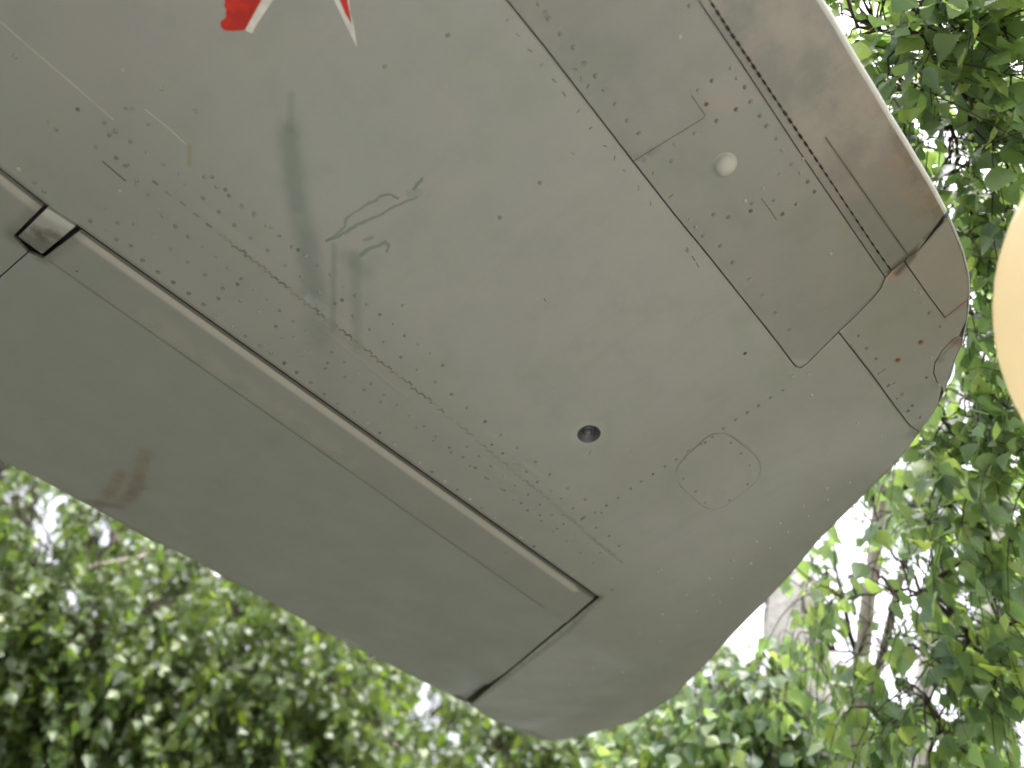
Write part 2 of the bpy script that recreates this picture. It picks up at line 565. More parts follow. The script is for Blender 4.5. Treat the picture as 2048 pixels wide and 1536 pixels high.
def clean(poly, eps=0.0006):
    out = []
    for p in poly:
        if not out or math.hypot(p[0] - out[-1][0], p[1] - out[-1][1]) > eps:
            out.append(p)
    if math.hypot(out[0][0] - out[-1][0], out[0][1] - out[-1][1]) <= eps:
        out.pop()
    return out


def inset(poly, d):
    """move every edge of the polygon inwards by d"""
    poly = clean(poly)
    if area2(poly) < 0:
        poly = poly[::-1]
    n = len(poly)
    out = []
    for i in range(n):
        a, b, c = poly[i - 1], poly[i], poly[(i + 1) % n]
        e1 = (b[0] - a[0], b[1] - a[1])
        e2 = (c[0] - b[0], c[1] - b[1])
        l1, l2 = math.hypot(*e1), math.hypot(*e2)
        n1 = (-e1[1] / l1, e1[0] / l1)
        n2 = (-e2[1] / l2, e2[0] / l2)
        mx, my = n1[0] + n2[0], n1[1] + n2[1]
        k = 1 + n1[0] * n2[0] + n1[1] * n2[1]
        k = max(k, 0.35)
        out.append((b[0] + mx * d / k, b[1] + my * d / k))
    return out


def sheet(poly, h, mat, name, parent, gap=0.0012, step=0.045, wall=0.003, off=0.0, holes=(), fine=None):
    """a skin panel: polygon filled, cut into a grid so it follows the surface h, with a folded rim"""
    poly = inset(poly, gap) if gap else (poly if area2(poly) > 0 else poly[::-1])
    loops = [poly]
    for hc, hr in holes:
        loops.append([(hc[0] + hr * math.cos(-2 * math.pi * j / 28), hc[1] + hr * math.sin(-2 * math.pi * j / 28)) for j in range(28)])
    bm = bmesh.new()
    vs = [bm.verts.new((x, y, 0)) for lp in loops for x, y in lp]
    for tri in tessellate_polygon([[Vector((x, y, 0)) for x, y in lp] for lp in loops]):
        if len(set(tri)) == 3:
            bm.faces.new([vs[k] for k in tri])
    bmesh.ops.remove_doubles(bm, verts=bm.verts[:], dist=1e-6)
    xs = [p[0] for p in poly]
    ys = [p[1] for p in poly]
    cuts = []
    x = math.floor(min(xs) / step) * step + step
    while x < max(xs):
        cuts.append(((x, 0, 0), (1, 0, 0)))
        x += step if x > -1.0 else step * 4
    y = math.floor(min(ys) / step) * step + step
    while y < max(ys):
        cuts.append(((0, y, 0), (0, 1, 0)))
        y += step
    for co, no in cuts:
        bmesh.ops.bisect_plane(bm, geom=bm.verts[:] + bm.edges[:] + bm.faces[:], plane_co=co, plane_no=no, dist=1e-6)
    for s in (fine or ()):                                 # extra cuts parallel to the hinge line
        bmesh.ops.bisect_plane(bm, geom=bm.verts[:] + bm.edges[:] + bm.faces[:], plane_co=(0, HA + s, 0), plane_no=Vector((-HB, 1, 0)).normalized(), dist=1e-6)
    if fine:
        bmesh.ops.bisect_plane(bm, geom=bm.verts[:] + bm.edges[:] + bm.faces[:], plane_co=(0, CR[0], 0), plane_no=Vector((-CR[1], 1, 0)).normalized(), dist=1e-6)
    for v in bm.verts:
        v.co.z = h(v.co.x, v.co.y) + off
    for f in bm.faces:
        f.normal_update()
        if f.normal.z > 0:
            f.normal_flip()
    if wall:
        be = [e for e in bm.edges if e.is_boundary]
        r = bmesh.ops.extrude_edge_only(bm, edges=be)
        for v in [g for g in r['geom'] if isinstance(g, bmesh.types.BMVert)]:
            v.co.z += wall
        for e in be:
            e.smooth = False
    me_ob = bm_obj(name, bm, mat, parent)
    return me_ob


def strip(name, pts, width, h, mat, parent=None, proud=0.0004, join=None):
    """a thin line laid on the skin: joint dirt, sealant or chalk"""
    P = []
    for i in range(len(pts) - 1):
        a, b = pts[i], pts[i + 1]
        n = max(1, int(math.hypot(b[0] - a[0], b[1] - a[1]) / 0.03))
        for k in range(n):
            P.append((a[0] + (b[0] - a[0]) * k / n, a[1] + (b[1] - a[1]) * k / n))
    P.append(pts[-1])
    vs, fs = join if join is not None else ([], [])
    b0 = len(vs)
    for i, p in enumerate(P):
        a, b = P[max(0, i - 1)], P[min(len(P) - 1, i + 1)]
        l = math.hypot(b[0] - a[0], b[1] - a[1]) or 1
        nx, ny = -(b[1] - a[1]) / l, (b[0] - a[0]) / l
        w2 = width / 2
        for s in (-1, 1):
            x, y = p[0] + nx * s * w2, p[1] + ny * s * w2
            vs.append((x, y, h(x, y) - proud))
    for i in range(len(P) - 1):
        fs.append((b0 + 2 * i, b0 + 2 * i + 1, b0 + 2 * i + 3, b0 + 2 * i + 2))
    if join is None:
        return mesh_obj(name, vs, fs, mat, parent, False)


ROOT_U = -3.4


def uvs(pts, h=h_main):
    return [uv(x, y, h) for x, y in pts]


def ext(a, b, u=ROOT_U):
    """extend the line a-b inboard to span station u"""
    k = (b[1] - a[1]) / (b[0] - a[0])
    return (u, a[1] + k * (u - a[0]))


# outline of the wing (photograph pixels), leading edge to the trailing-edge corner of the tip
LE_PX = [(1651, 0), (1672, 33), (1694, 72), (1718, 114), (1731, 135), (1762, 186), (1788, 232), (1819, 282), (1845, 326), (1873, 373), (1898, 421)]
TIP_PX = [(1900, 430), (1906, 441), (1922, 480), (1932, 508), (1941, 547), (1943, 568), (1942, 597), (1938, 640), (1930, 672), (1927, 690), (1919, 707), (1910, 728), (1902, 755), (1894, 775), (1880, 806), (1861, 837),
          (1841, 863), (1816, 898), (1787, 931), (1771, 950), (1735, 985), (1698, 1022), (1639, 1081), (1591, 1140), (1542, 1193), (1493, 1242), (1456, 1281), (1415, 1328), (1371, 1371), (1339, 1400),
          (1300, 1425), (1266, 1443), (1235, 1453), (1205, 1461), (1156, 1475), (1130, 1480), (1107, 1482), (1085, 1480), (1071, 1477), (1050, 1469), (1022, 1457), (973, 1433), (941, 1410)]
le_uv = uvs(LE_PX)
le_uv = [ext(le_uv[0], le_uv[-3])] + le_uv
tip_uv = uvs(TIP_PX)


def refine(P, m=3):
    """Catmull-Rom curve through the outline points"""
    out = []
    n = len(P)
    for i in range(n - 1):
        p0, p1, p2, p3 = P[max(0, i - 1)], P[i], P[i + 1], P[min(n - 1, i + 2)]
        for k in range(m):
            t = k / m
            out.append(tuple(0.5 * (2 * p1[j] + (p2[j] - p0[j]) * t + (2 * p0[j] - 5 * p1[j] + 4 * p2[j] - p3[j]) * t * t + (3 * p1[j] - p0[j] - 3 * p2[j] + p3[j]) * t ** 3) for j in (0, 1)))
    out.append(P[-1])
    return out


tip_uv = refine(tip_uv)


def rim_points(pts, e0, e1, r0, r1):
    """outer outline -> (inner point, outer point, half thickness)"""
    out = []
    n = len(pts)
    for i, p in enumerate(pts):
        a, b = pts[max(0, i - 1)], pts[min(n - 1, i + 1)]
        l = math.hypot(b[0] - a[0], b[1] - a[1])
        nx, ny = (b[1] - a[1]) / l, -(b[0] - a[0]) / l           # outwards when walking from leading edge round the tip
        k = i / (n - 1)
        e = e0 + (e1 - e0) * k
        out.append(((p[0] - nx * e, p[1] - ny * e), p, r0 + (r1 - r0) * k))
    return out


le_rim = rim_points(le_uv, 0.0085, 0.0085, 0.015, 0.015)
kt = 48
tip_rim = rim_points(tip_uv[:kt + 1], 0.0055, 0.003, 0.010, 0.006)[:-1] + rim_points(tip_uv[kt - 1:], 0.003, 0.004, 0.006, 0.004)[1:]
le_in = [r[0] for r in le_rim]
tip_in = [r[0] for r in tip_rim]


def rim(name, rp, h, mat, parent, seg=8):
    vs, fs = [], []
    for inner, outer, r in rp:
        w0 = h(*inner)
        for k in range(seg + 1):
            a = math.pi * k / seg
            s = math.sin(a)
            vs.append((inner[0] + (outer[0] - inner[0]) * s, inner[1] + (outer[1] - inner[1]) * s, w0 + r * (1 - math.cos(a))))
    for i in range(len(rp) - 1):
        for k in range(seg):
            a = i * (seg + 1) + k
            fs.append((a, a + seg + 1, a + seg + 2, a + 1))
    return mesh_obj(name, vs, fs, mat, parent)


p1 = uvs([(1014, 0), (1094, 99), (1265, 321), (1350, 430), (1403, 494), (1448, 550), (1550, 678), (1583, 722)])
p1 = [ext(p1[0], p1[-2])] + p1
endc = uvs([(1592, 733), (1602, 735), (1614, 727)])
e_low = uvs([(1640, 701), (1677, 664)])
e_up = uvs([(1706, 637), (1740, 602), (1761, 578), (1771, 555)])
p2 = uvs([(1397, 0), (1487, 133), (1597, 300), (1733, 500)])
p2 = [ext(p2[0], p2[-1])] + p2
p2b = uvs([(1424, 8), (1457, 59), (1610, 286), (1753, 500), (1783, 542)])
p2b = [ext(p2b[0], p2b[-2])] + p2b
s_end = uvs([(1808, 522), (1818, 513), (1837, 500)])
s_line2 = uvs([(1859, 594), (1890, 635)])
t_line = uvs([(1745, 750), (1780, 799), (1820, 851)])
arc = uvs([(1918, 672), (1907, 678), (1886, 699), (1870, 725), (1867, 746), (1874, 764), (1884, 776)])
hinge_in = uvs([(94, 411), (0, 337)])
hinge_root = ext(hinge_in[1], hinge_in[0])
HOLE = uv(1178, 868)
hole_r = 0.0185

end_line = uvs([(1165, 1222), (1130, 1251), (1095, 1280), (1060, 1309), (1025, 1338), (990, 1367), (965, 1388)])
main_poly = p1 + endc + e_low + t_line + tip_in[48:-1] + [uv(941, 1410)] + end_line[::-1] + uvs([(1198, 1195), (156, 452)]) + hinge_in + [hinge_root]
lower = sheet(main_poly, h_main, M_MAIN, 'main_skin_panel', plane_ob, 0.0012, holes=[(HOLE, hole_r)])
front_poly = p2 + [e_up[-1]] + e_up[-2::-1] + e_low[::-1] + endc[::-1] + p1[::-1]
sheet(front_poly, h_main, M_FRONT, 'front_skin_panel', plane_ob, 0.0009)
sheet(p2 + [e_up[-1]] + p2b[::-1], h_main, M_SLAT, 'hinge_strip', plane_ob, 0.0006)
slat = sheet(p2b + s_end + le_in[::-1], h_main, M_SLAT, 'leading_edge_slat', plane_ob, 0.0008, off=-0.0010)
rim('leading_edge_nose', le_rim, lambda a, b: h_main(a, b) - 0.0010, paint_material('skylit_nose_paint', [], 1.45), slat)  # paler than the skin: sky light on the edge put into the colour
tipp = sheet([e_up[-1], p2b[-1]] + [s_end[0]] + s_line2 + tip_in[18:22] + arc + tip_in[42:49] + t_line[::-1] + [e_low[-1]] + e_up[:-1], h_main, M_TIP, 'wing_tip_panel', plane_ob, 0.0009)
sheet(s_end + tip_in[0:19] + s_line2[::-1], h_main, M_TIP, 'tip_leading_panel', plane_ob, 0.0009)
nav = sheet(arc + tip_in[40:23:-1], h_main, M_TIP, 'tip_light_cover', plane_ob, 0.0010)
rim('tip_edge', tip_rim[:25], h_main, M_TIP, tipp)
rim('tip_edge', tip_rim[24:43], h_main, M_TIP, nav)
rim('tip_edge', tip_rim[42:], h_main, M_MAIN, lower)

# trailing-edge surfaces
TE_PX = [(936, 1407), (869, 1375), (781, 1331), (693, 1287), (605, 1240), (517, 1191), (439, 1150), (366, 1109), (293, 1077), (244, 1048), (195, 1021), (146, 995), (73, 955), (0, 921)]
te_uv = uvs(TE_PX, h_ail)
te_root = ext(te_uv[-1], te_uv[0])
joint = uvs([(57, 503), (0, 554)], h_ail)


def isect(a, b, c, d):
    x1, y1, x2, y2, x3, y3, x4, y4 = *a, *b, *c, *d
    den = (x1 - x2) * (y3 - y4) - (y1 - y2) * (x3 - x4)
    px = ((x1 * y2 - y1 * x2) * (x3 - x4) - (x1 - x2) * (x3 * y4 - y3 * x4)) / den
    py = ((x1 * y2 - y1 * x2) * (y3 - y4) - (y1 - y2) * (x3 * y4 - y3 * x4)) / den
    return (px, py)


te_j = isect(joint[0], joint[1], te_uv[-1], te_root)
def shift(q, d):
    return (q[0] + d, q[1])


hb = [uv(160, 455), shift(uv(1196, 1195), -0.0030)]
bk = uvs([(84, 513), (31, 474)], h_ail)
bk_top = [uv(94, 411), uv(156, 452)]
FINE = [0.0042 + 0.0022 * i for i in range(9)]
sh = 0.0022
ail_poly = hb + [shift(q, -0.0030 + 0.0022 * i / 7) for i, q in enumerate(end_line)] + [shift(te_uv[0], -0.0004)] + te_uv[1:] + [shift(te_j, -sh), shift(joint[0], -sh), bk[0]]
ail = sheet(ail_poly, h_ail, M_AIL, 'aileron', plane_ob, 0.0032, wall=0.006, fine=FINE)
flap_poly = [hinge_root, hinge_in[1], hinge_in[0], bk[1], shift(joint[0], sh), shift(te_j, sh), te_root]
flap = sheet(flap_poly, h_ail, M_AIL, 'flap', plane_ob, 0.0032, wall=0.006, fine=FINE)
brk = sheet([bk_top[0], bk_top[1], bk[0], bk[1]], lambda u, v: h_main(u, v) - 0.002 + 0.06 * max(0, v - (HA + HB * u) - 0.02), M_BRKT, 'hinge_bracket', plane_ob, 0.0022, step=0.012, wall=0.012)
strip('joint_line', uvs([(101, 524), (205, 597), (307, 669), (444, 765), (564, 849), (700, 944), (840, 1042), (975, 1136), (1090, 1216)], h_ail), 0.0014, h_ail, flat_material('crease_dirt', (0.17, 0.16, 0.145), 0.9, 0.1, 0.3, 14), ail)

rim('trailing_edge', rim_points(te_uv[::-1], -0.003, -0.003, 0.0055, 0.0055), h_ail, M_AIL, ail)
# rib closing the tip behind the end of the aileron
ra, rb_ = uv(1199, 1194), uv(943, 1411)
vs, fs = [], []
for i in range(13):
    u, v = ra[0] + (rb_[0] - ra[0]) * i / 12 + 0.003, ra[1] + (rb_[1] - ra[1]) * i / 12
    w = h_main(u, v)
    vs += [(u, v, w + 0.002), (u - 0.004, v, w + 0.009 + 0.04 * (1 - i / 12))]
    if i:
        fs.append((2 * i - 2, 2 * i, 2 * i + 1, 2 * i - 1))
mesh_obj('end_rib', vs, fs, M_INNER, plane_ob, False)

# dark strip added so the slot at the aileron's outer end reads dark
vs, fs = [], []
sa, sb = uv(1199, 1194), uv(939, 1410)
for i in range(15):
    u, v = sa[0] + (sb[0] - sa[0]) * i / 14, sa[1] + (sb[1] - sa[1]) * i / 14
    for q in (-0.016, 0.006):
        vs.append((u + q, v, h_main(u, v) + 0.009))
    if i:
        fs.append((2 * i - 2, 2 * i, 2 * i + 1, 2 * i - 1))
mesh_obj('gap_dark_strip', vs, fs, M_INNER, plane_ob, False)

# upper skin closes the wing from above
up_out = le_in + tip_in + [uv(941, 1410)] + te_uv + [te_j, te_root]
_edges = le_in[1:] + tip_in


def h_top(u, v):
    dle = v + 0.685
    tev = te_uv[0][1] + (te_root[1] - te_uv[0][1]) * (u - te_uv[0][0]) / (te_root[0] - te_uv[0][0])
    dte = max(0.0, tev - v)
    dtp = max(0.0, TD - (TNX * u + TNY * v))
    d = min(dle * 1.6 if dle > 0 else 0, dte, dtp * 1.2)
    for p in _edges[::4]:
        d = min(d, math.hypot(p[0] - u, p[1] - v) * 1.4)
    base = h_ail(u, v) if v > HA + HB * u + 0.03 else h_main(u, v)
    return base + 0.011 + 0.10 * (1 - math.exp(-max(0, d) / 0.2))


M_TOP = paint_material('upper_paint', [], 0.9)
sheet(up_out, h_top, M_TOP, 'upper_skin', plane_ob, 0, step=0.09, wall=0)
# spar web just behind the hinge gap, so that the gap looks into the dark
vs, fs = [], []
for i in range(41):
    u = ROOT_U + (hb[1][0] + 0.02 - ROOT_U) * i / 40
    v = HA + HB * u - 0.012
    w = h_main(u, v)
    vs += [(u, v, w + 0.004), (u, v, w + 0.05)]
    if i:
        fs.append((2 * i - 2, 2 * i, 2 * i + 1, 2 * i - 1))
mesh_obj('rear_spar', vs, fs, M_INNER, plane_ob, False)

# --- drain fitting in its hole, blister, inspection cover
def lathe(profile, seg=28):
    vs, fs = [], []
    for r, z in profile:
        for k in range(seg):
            a = 2 * math.pi * k / seg
            vs.append((r * math.cos(a), r * math.sin(a), z))
    for i in range(len(profile) - 1):
        for k in range(seg):
            k2 = (k + 1) % seg
            fs.append((i * seg + k, i * seg + k2, (i + 1) * seg + k2, (i + 1) * seg + k))
    return vs, fs


vs, fs = lathe([(0.0001, 0.010), (0.006, 0.010), (0.0072, 0.0065), (0.0085, 0.0065), (0.0095, 0.012), (0.0125, 0.012), (0.0140, 0.003), (0.0182, 0.001), (0.0190, -0.0012), (0.0205, -0.0008), (0.0210, 0.0002)])
fit = mesh_obj('drain_fitting', vs, fs, M_STEEL, plane_ob)
fit.location = (HOLE[0], HOLE[1], h_main(*HOLE))
DOME = uv(1449, 329)
vs, fs = lathe([(0.0001, -0.0155), (0.004, -0.0151), (0.008, -0.0137), (0.0115, -0.0112), (0.0142, -0.0080), (0.0158, -0.0042), (0.0166, -0.0006), (0.0185, 0.0006)])
dome = mesh_obj('blister', vs, fs, flat_material('blister_paint', (0.39, 0.375, 0.355), 0.42, 0.4, 0.06, 30), plane_ob)
dome.location = (DOME[0], DOME[1], h_main(*DOME))
cov = uvs([(1412, 875), (1424, 868), (1436, 866), (1450, 867), (1463, 872), (1490, 893), (1512, 912), (1519, 924), (1521, 937), (1518, 952), (1508, 966), (1485, 985), (1461, 1003), (1446, 1013), (1430, 1018), (1416, 1016), (1403, 1010), (1377, 987), (1361, 971), (1354, 956), (1352, 942), (1357, 929), (1375, 909)])
cover = sheet(cov, h_main, M_MAIN, 'inspection_cover', plane_ob, 0.0, step=0.03, wall=0.0012, off=-0.0009)
strip('cover_joint', cov + [cov[0]], 0.0014, lambda a, b: h_main(a, b) - 0.0010, flat_material('cover_dirt', (0.215, 0.21, 0.197), 0.9, 0.1, 0.3, 30), cover)


# --- rivets: small domes, far too small to pick apart singly
def rivet(vs, fs, p, r, hgt, h=h_main):
    b = len(vs)
    w = h(*p)
    for rr, zz in ((1.0, 0.0003), (0.8, -0.6), (0.35, -1.0)):
        for k in range(8):
            a = 2 * math.pi * k / 8
            vs.append((p[0] + r * rr * math.cos(a), p[1] + r * rr * math.sin(a), w + (zz if zz > 0 else zz * hgt)))
    for i in range(2):
        for k in range(8):
            k2 = (k + 1) % 8
            fs.append((b + i * 8 + k, b + i * 8 + k2, b + (i + 1) * 8 + k2, b + (i + 1) * 8 + k))
    fs.append(tuple(b + 16 + k for k in range(8)))


def Z(ox, oy, s, pts):
    return [(ox + x / s, oy + y / s) for x, y in pts]


dark = []
dark += Z(0, 500, 2.926, [(835, 60), (925, 130), (1015, 190), (1105, 255), (1190, 320), (1275, 385), (1365, 450), (1435, 505), (1525, 560), (1585, 600), (1665, 660), (1740, 715), (1820, 780), (1900, 845), (1980, 900), (1280, 285), (1390, 200)])
row = [(706, 830), (733, 851), (758, 872), (787, 893), (812, 912), (838, 931), (862, 950), (888, 968), (912, 986), (938, 1004), (962, 1022), (988, 1041), (1014, 1061), (1040, 1080), (1066, 1099), (1092, 1117), (1118, 1136), (1144, 1153)]
row = [(x + 2, y - 6) for x, y in row]
dark += row[::2]
lightr = row[1::2]
dark += Z(1350, 0, 5.12, [(575, 695), (635, 800), (715, 893), (378, 825), (235, 928), (775, 1043), (625, 1120), (870, 1185), (428, 1238), (938, 1293), (205, 1368), (1035, 1422), (0, 1480), (150, 60)])
dark += Z(1350, 250, 5.12, [(1100, 255), (1195, 403), (1280, 487), (1070, 503), (1360, 580), (900, 643), (1010, 775), (1430, 685), (1245, 808), (790, 805), (395, 915), (545, 945), (157, 962), (210, 1042), (290, 1137), (130, 1285)])
dark += Z(1550, 500, 5.12, [(1580, 645), (1695, 785), (1070, 1265), (1160, 1390), (1555, 1305)])
dark += Z(1650, 650, 5.12, [(850, 880), (750, 750), (655, 615), (560, 495)])
dark += Z(0, 0, 2.926, [(90, 330), (455, 640), (870, 725), (740, 640), (780, 640), (1150, 650), (945, 520), (680, 925), (760, 965), (800, 1078), (620, 1225), (690, 1305), (625, 1350), (680, 1400), (1490, 1250), (1590, 1330), (1320, 1110), (205, 1070), (260, 1120), (530, 1295), (765, 1440), (330, 760), (290, 720), (610, 720), (640, 790), (560, 860), (1240, 1035)])
dark += Z(650, 0, 2.926, [(720, 208), (350, 390), (1290, 75), (1870, 940), (2030, 945), (1260, 1070), (1025, 1275)])
dark += Z(500, 450, 5.12, [(110, 1240), (215, 1310), (350, 1420), (480, 1515), (945, 770), (1565, 825), (495, 255), (330, 1160), (540, 1350), (770, 1470)])
dark += Z(1250, 750, 5.12, [(820, 690), (1085, 690), (1190, 800), (1280, 925), (1255, 1115), (1070, 1280), (820, 1305), (725, 1190), (600, 1060), (635, 860)])
spar_row = []
for i in range(26):
    k = i / 25
    spar_row.append((372 + k * 830 + random.uniform(-3, 3), 372 + k * 655 + random.uniform(-3, 3)))
lightr += Z(1200, 1000, 4.096, [(1705, 130), (1535, 265), (1385, 395), (1235, 520), (1075, 640), (915, 775), (780, 905), (635, 1020), (480, 1150), (325, 1275), (185, 1410), (500, 570), (980, 835)])
lightr += [(1205, 1373), (1171, 1401), (1134, 1433), (1655, 1000), (1698, 965), (1316, 1142), (1322, 1282)]
lightr += Z(1350, 250, 5.12, [(720, 780), (1590, 1320), (1310, 350)])
lightr += Z(1350, 0, 5.12, [(50, 375)])
lightr += Z(1550, 500, 5.12, [(570, 40), (1485, 440), (1510, 535), (180, 1290), (345, 1270), (1420, 410), (1600, 1100)])
lightr += Z(0, 0, 2.926, [(715, 405), (700, 1115), (110, 990)])
rusty = Z(1350, 250, 5.12, [(1100, 912), (775, 880)]) + Z(1350, 0, 5.12, [(320, 1068)]) + Z(1550, 500, 5.12, [(1490, 940), (1255, 1125)]) + [(1490, 707), (407, 609)]
def along(a, b, n, off=(0, 0), jit=1.2):
    return [(a[0] + (b[0] - a[0]) * i / (n - 1) + off[0] + random.uniform(-jit, jit), a[1] + (b[1] - a[1]) * i / (n - 1) + off[1] + random.uniform(-jit, jit)) for i in range(n)]


spar_row += along((330, 425), (1190, 1120), 34, (-4, 6))
spar_row += along((404, 360), (880, 735), 20, (6, -6), 2)
spar_row += along((230, 262), (360, 350), 5) + along((250, 330), (320, 420), 4)
spar_row += along((1052, 18), (1250, 275), 10, (26, -8), 3)
spar_row += along((1420, 500), (1560, 668), 6, (20, -10), 3)
spar_row += along((1700, 676), (1825, 838), 8, (16, -4), 1.5)
spar_row += along((1160, 1030), (1560, 770), 18, (6, 10), 2)
lightr += along((1625, 790), (1810, 900), 5, (0, 0), 3)
row2 = along((240, 470), (1120, 1105), 26, (30, -22), 2)
spar_row += row2
lightr += along((1160, 1395), (1700, 985), 24, (-22, -26), 2)[::2]
spar_row += along((935, 895), (1200, 1105), 12, (0, 0), 2) + along((985, 890), (1240, 1090), 12, (0, 0), 2)
spar_row += along((1215, 1170), (1010, 1340), 9, (10, 10), 2)
vs, fs = [], []
for p in dark:
    rivet(vs, fs, uv(*p), random.uniform(0.0029, 0.0036), 0.0026)
o = mesh_obj('rivets', vs, fs, M_RIVET, plane_ob)
o['kind'] = 'stuff'
vs, fs = [], []
for p in spar_row:
    rivet(vs, fs, uv(*p), random.uniform(0.0030, 0.0037), 0.0024)
o = mesh_obj('rivets', vs, fs, flat_material('faint_rivet', (0.215, 0.208, 0.195), 0.55, 0.4, 0.25, 22), plane_ob)
o['kind'] = 'stuff'
vs, fs = [], []
for p in lightr:
    rivet(vs, fs, uv(*p), random.uniform(0.0028, 0.0036), 0.0022)
o = mesh_obj('painted_rivets', vs, fs, M_PRIVET, plane_ob)
o['kind'] = 'stuff'
for p in rusty:
    vs, fs = [], []
    rivet(vs, fs, uv(*p), 0.0034, 0.0014)
    mesh_obj('rusty_screw', vs, fs, M_RUSTR, plane_ob)
vs, fs = [], []
for p in Z(0, 500, 2.926, [(490, 40), (450, 125), (985, 505), (1600, 760), (1450, 790), (900, 575), (250, 990)]) + [(800, 975), (1010, 1105), (925, 1070), (1035, 1250), (560, 1150)]:
    rivet(vs, fs, uv(p[0], p[1], h_ail), 0.002, 0.001, h_ail)
o = mesh_obj('rivets', vs, fs, M_RIVET, ail)
o['kind'] = 'stuff'

# --- chipped paint flecks along the front joint
fleck = ([], [])
for x, y, ang, ln in [(1036, 70, 35, 11), (1060, 101, 30, 11), (1108, 161, 45, 11), (1128, 188, 52, 11), (1014, 40, -40, 8), (1083, 130, -40, 8), (1157, 222, -50, 9), (1181, 256, -30, 8), (1210, 292, 18, 9), (1229, 316, 95, 9), (1248, 341, 35, 8), (1277, 376, 95, 10), (1301, 407, 75, 9), (1145, 307, 45, 8), (1162, 158, 85, 12), (1176, 172, 110, 10), (1306, 346, 110, 9), (1288, 321, 80, 12), (1375, 500, 80, 12), (1387, 517, 60, 12), (1395, 530, 60, 10), (1150, 138, 10, 10), (1342, 392, 140, 12), (1180, 905, 120, 8), (1262, 902, 130, 9), (1090, 600, 60, 8), (998, 434, 60, 8)]:
    a = math.radians(ang)
    strip('', [uv(x - math.cos(a) * ln / 2, y - math.sin(a) * ln / 2), uv(x + math.cos(a) * ln / 2, y + math.sin(a) * ln / 2)], 0.0017, h_main, None, None, 0.0003, fleck)
o = mesh_obj('paint_chips', fleck[0], fleck[1], flat_material('fleck', (0.17, 0.155, 0.14), 0.9, 0.1, 0.4, 20), plane_ob, False)
o['kind'] = 'stuff'

# --- zigzag row of worn dashes along the rear spar, and the raised welt beside it
zz = ([], [])
for i in range(44):
    k = i / 43
    x, y = 312 + k * 570, 366 + k * 452
    x += random.uniform(-1.5, 1.5)
    y += random.uniform(-1.5, 1.5)
    if k < 0.22:
        if i % 2:
            continue
        parts_ = [(0, 0, 36, 15)]
    else:
        parts_ = [(-4, -1, 12 + random.uniform(-8, 8), 9), (4, 2, 52 + random.uniform(-8, 8), 11)]
    for ox, oy, dg, ln in parts_:
        a = math.radians(dg)
        strip('', [uv(x + ox - math.cos(a) * ln / 2, y + oy - math.sin(a) * ln / 2), uv(x + ox + math.cos(a) * ln / 2, y + oy + math.sin(a) * ln / 2)], random.uniform(0.0030, 0.0042), h_main, None, None, 0.0008, zz)
o = mesh_obj('spar_dashes', zz[0], zz[1], flat_material('worn_dash', (0.195, 0.185, 0.168), 0.85, 0.1, 0.35, 30), plane_ob, False)
o['kind'] = 'stuff'
zz = ([], [])
for i in range(26):
    k = i / 25
    x, y = 900 + k * 340 + random.uniform(-2, 2), 834 + k * 288 + random.uniform(-2, 2)
    for ox, oy, dg, ln in [(-4, -1, 12 + random.uniform(-8, 8), 8), (4, 2, 52 + random.uniform(-8, 8), 9)]:
        a = math.radians(dg)
        strip('', [uv(x + ox - math.cos(a) * ln / 2, y + oy - math.sin(a) * ln / 2), uv(x + ox + math.cos(a) * ln / 2, y + oy + math.sin(a) * ln / 2)], random.uniform(0.0028, 0.0038), h_main, None, None, 0.0010, zz)
o = mesh_obj('spar_dashes', zz[0], zz[1], M_FAINT, plane_ob, False)
o['kind'] = 'stuff'
strip('sealant_line', uvs([(205, 322), (228, 342), (252, 362)]), 0.0022, h_main, M_SEAM, plane_ob)
strip('sealant_line', uvs([(650, 646), (700, 688), (745, 725)]), 0.0016, h_main, M_FAINT, plane_ob)
strip('sealant_line', uvs([(0, 42), (60, 95), (140, 163), (228, 240)]), 0.0013, h_main, M_LINE, plane_ob)
strip('sealant_line', uvs([(290, 218), (330, 250), (372, 288)]), 0.0013, h_main, M_LINE, plane_ob)


def welt(name, pts, width, hgt, mat):
    """a low raised fold of the skin"""
    vs, fs = [], []
    P = []
    for i in range(len(pts) - 1):
        for k in range(8):
            P.append((pts[i][0] + (pts[i + 1][0] - pts[i][0]) * k / 8, pts[i][1] + (pts[i + 1][1] - pts[i][1]) * k / 8))
    P.append(pts[-1])
    prof = [(-1, 0.0002), (-0.6, -0.45), (0, -1.0), (0.6, -0.45), (1, 0.0002)]
    for i, p in enumerate(P):
        a, b = P[max(0, i - 1)], P[min(len(P) - 1, i + 1)]
        l = math.hypot(b[0] - a[0], b[1] - a[1])
        nx, ny = -(b[1] - a[1]) / l, (b[0] - a[0]) / l
        k = min(1.0, 6 * i / len(P), 6 * (len(P) - 1 - i) / len(P) + 0.02)
        for s, z in prof:
            x, y = p[0] + nx * s * width, p[1] + ny * s * width
            vs.append((x, y, h_main(x, y) + (z * hgt * k if z < 0 else 0.0004)))
    n = len(prof)
    for i in range(len(P) - 1):
        for k in range(n - 1):
            fs.append((i * n + k, i * n + k + 1, (i + 1) * n + k + 1, (i + 1) * n + k))
    return mesh_obj(name, vs, fs, mat, plane_ob)


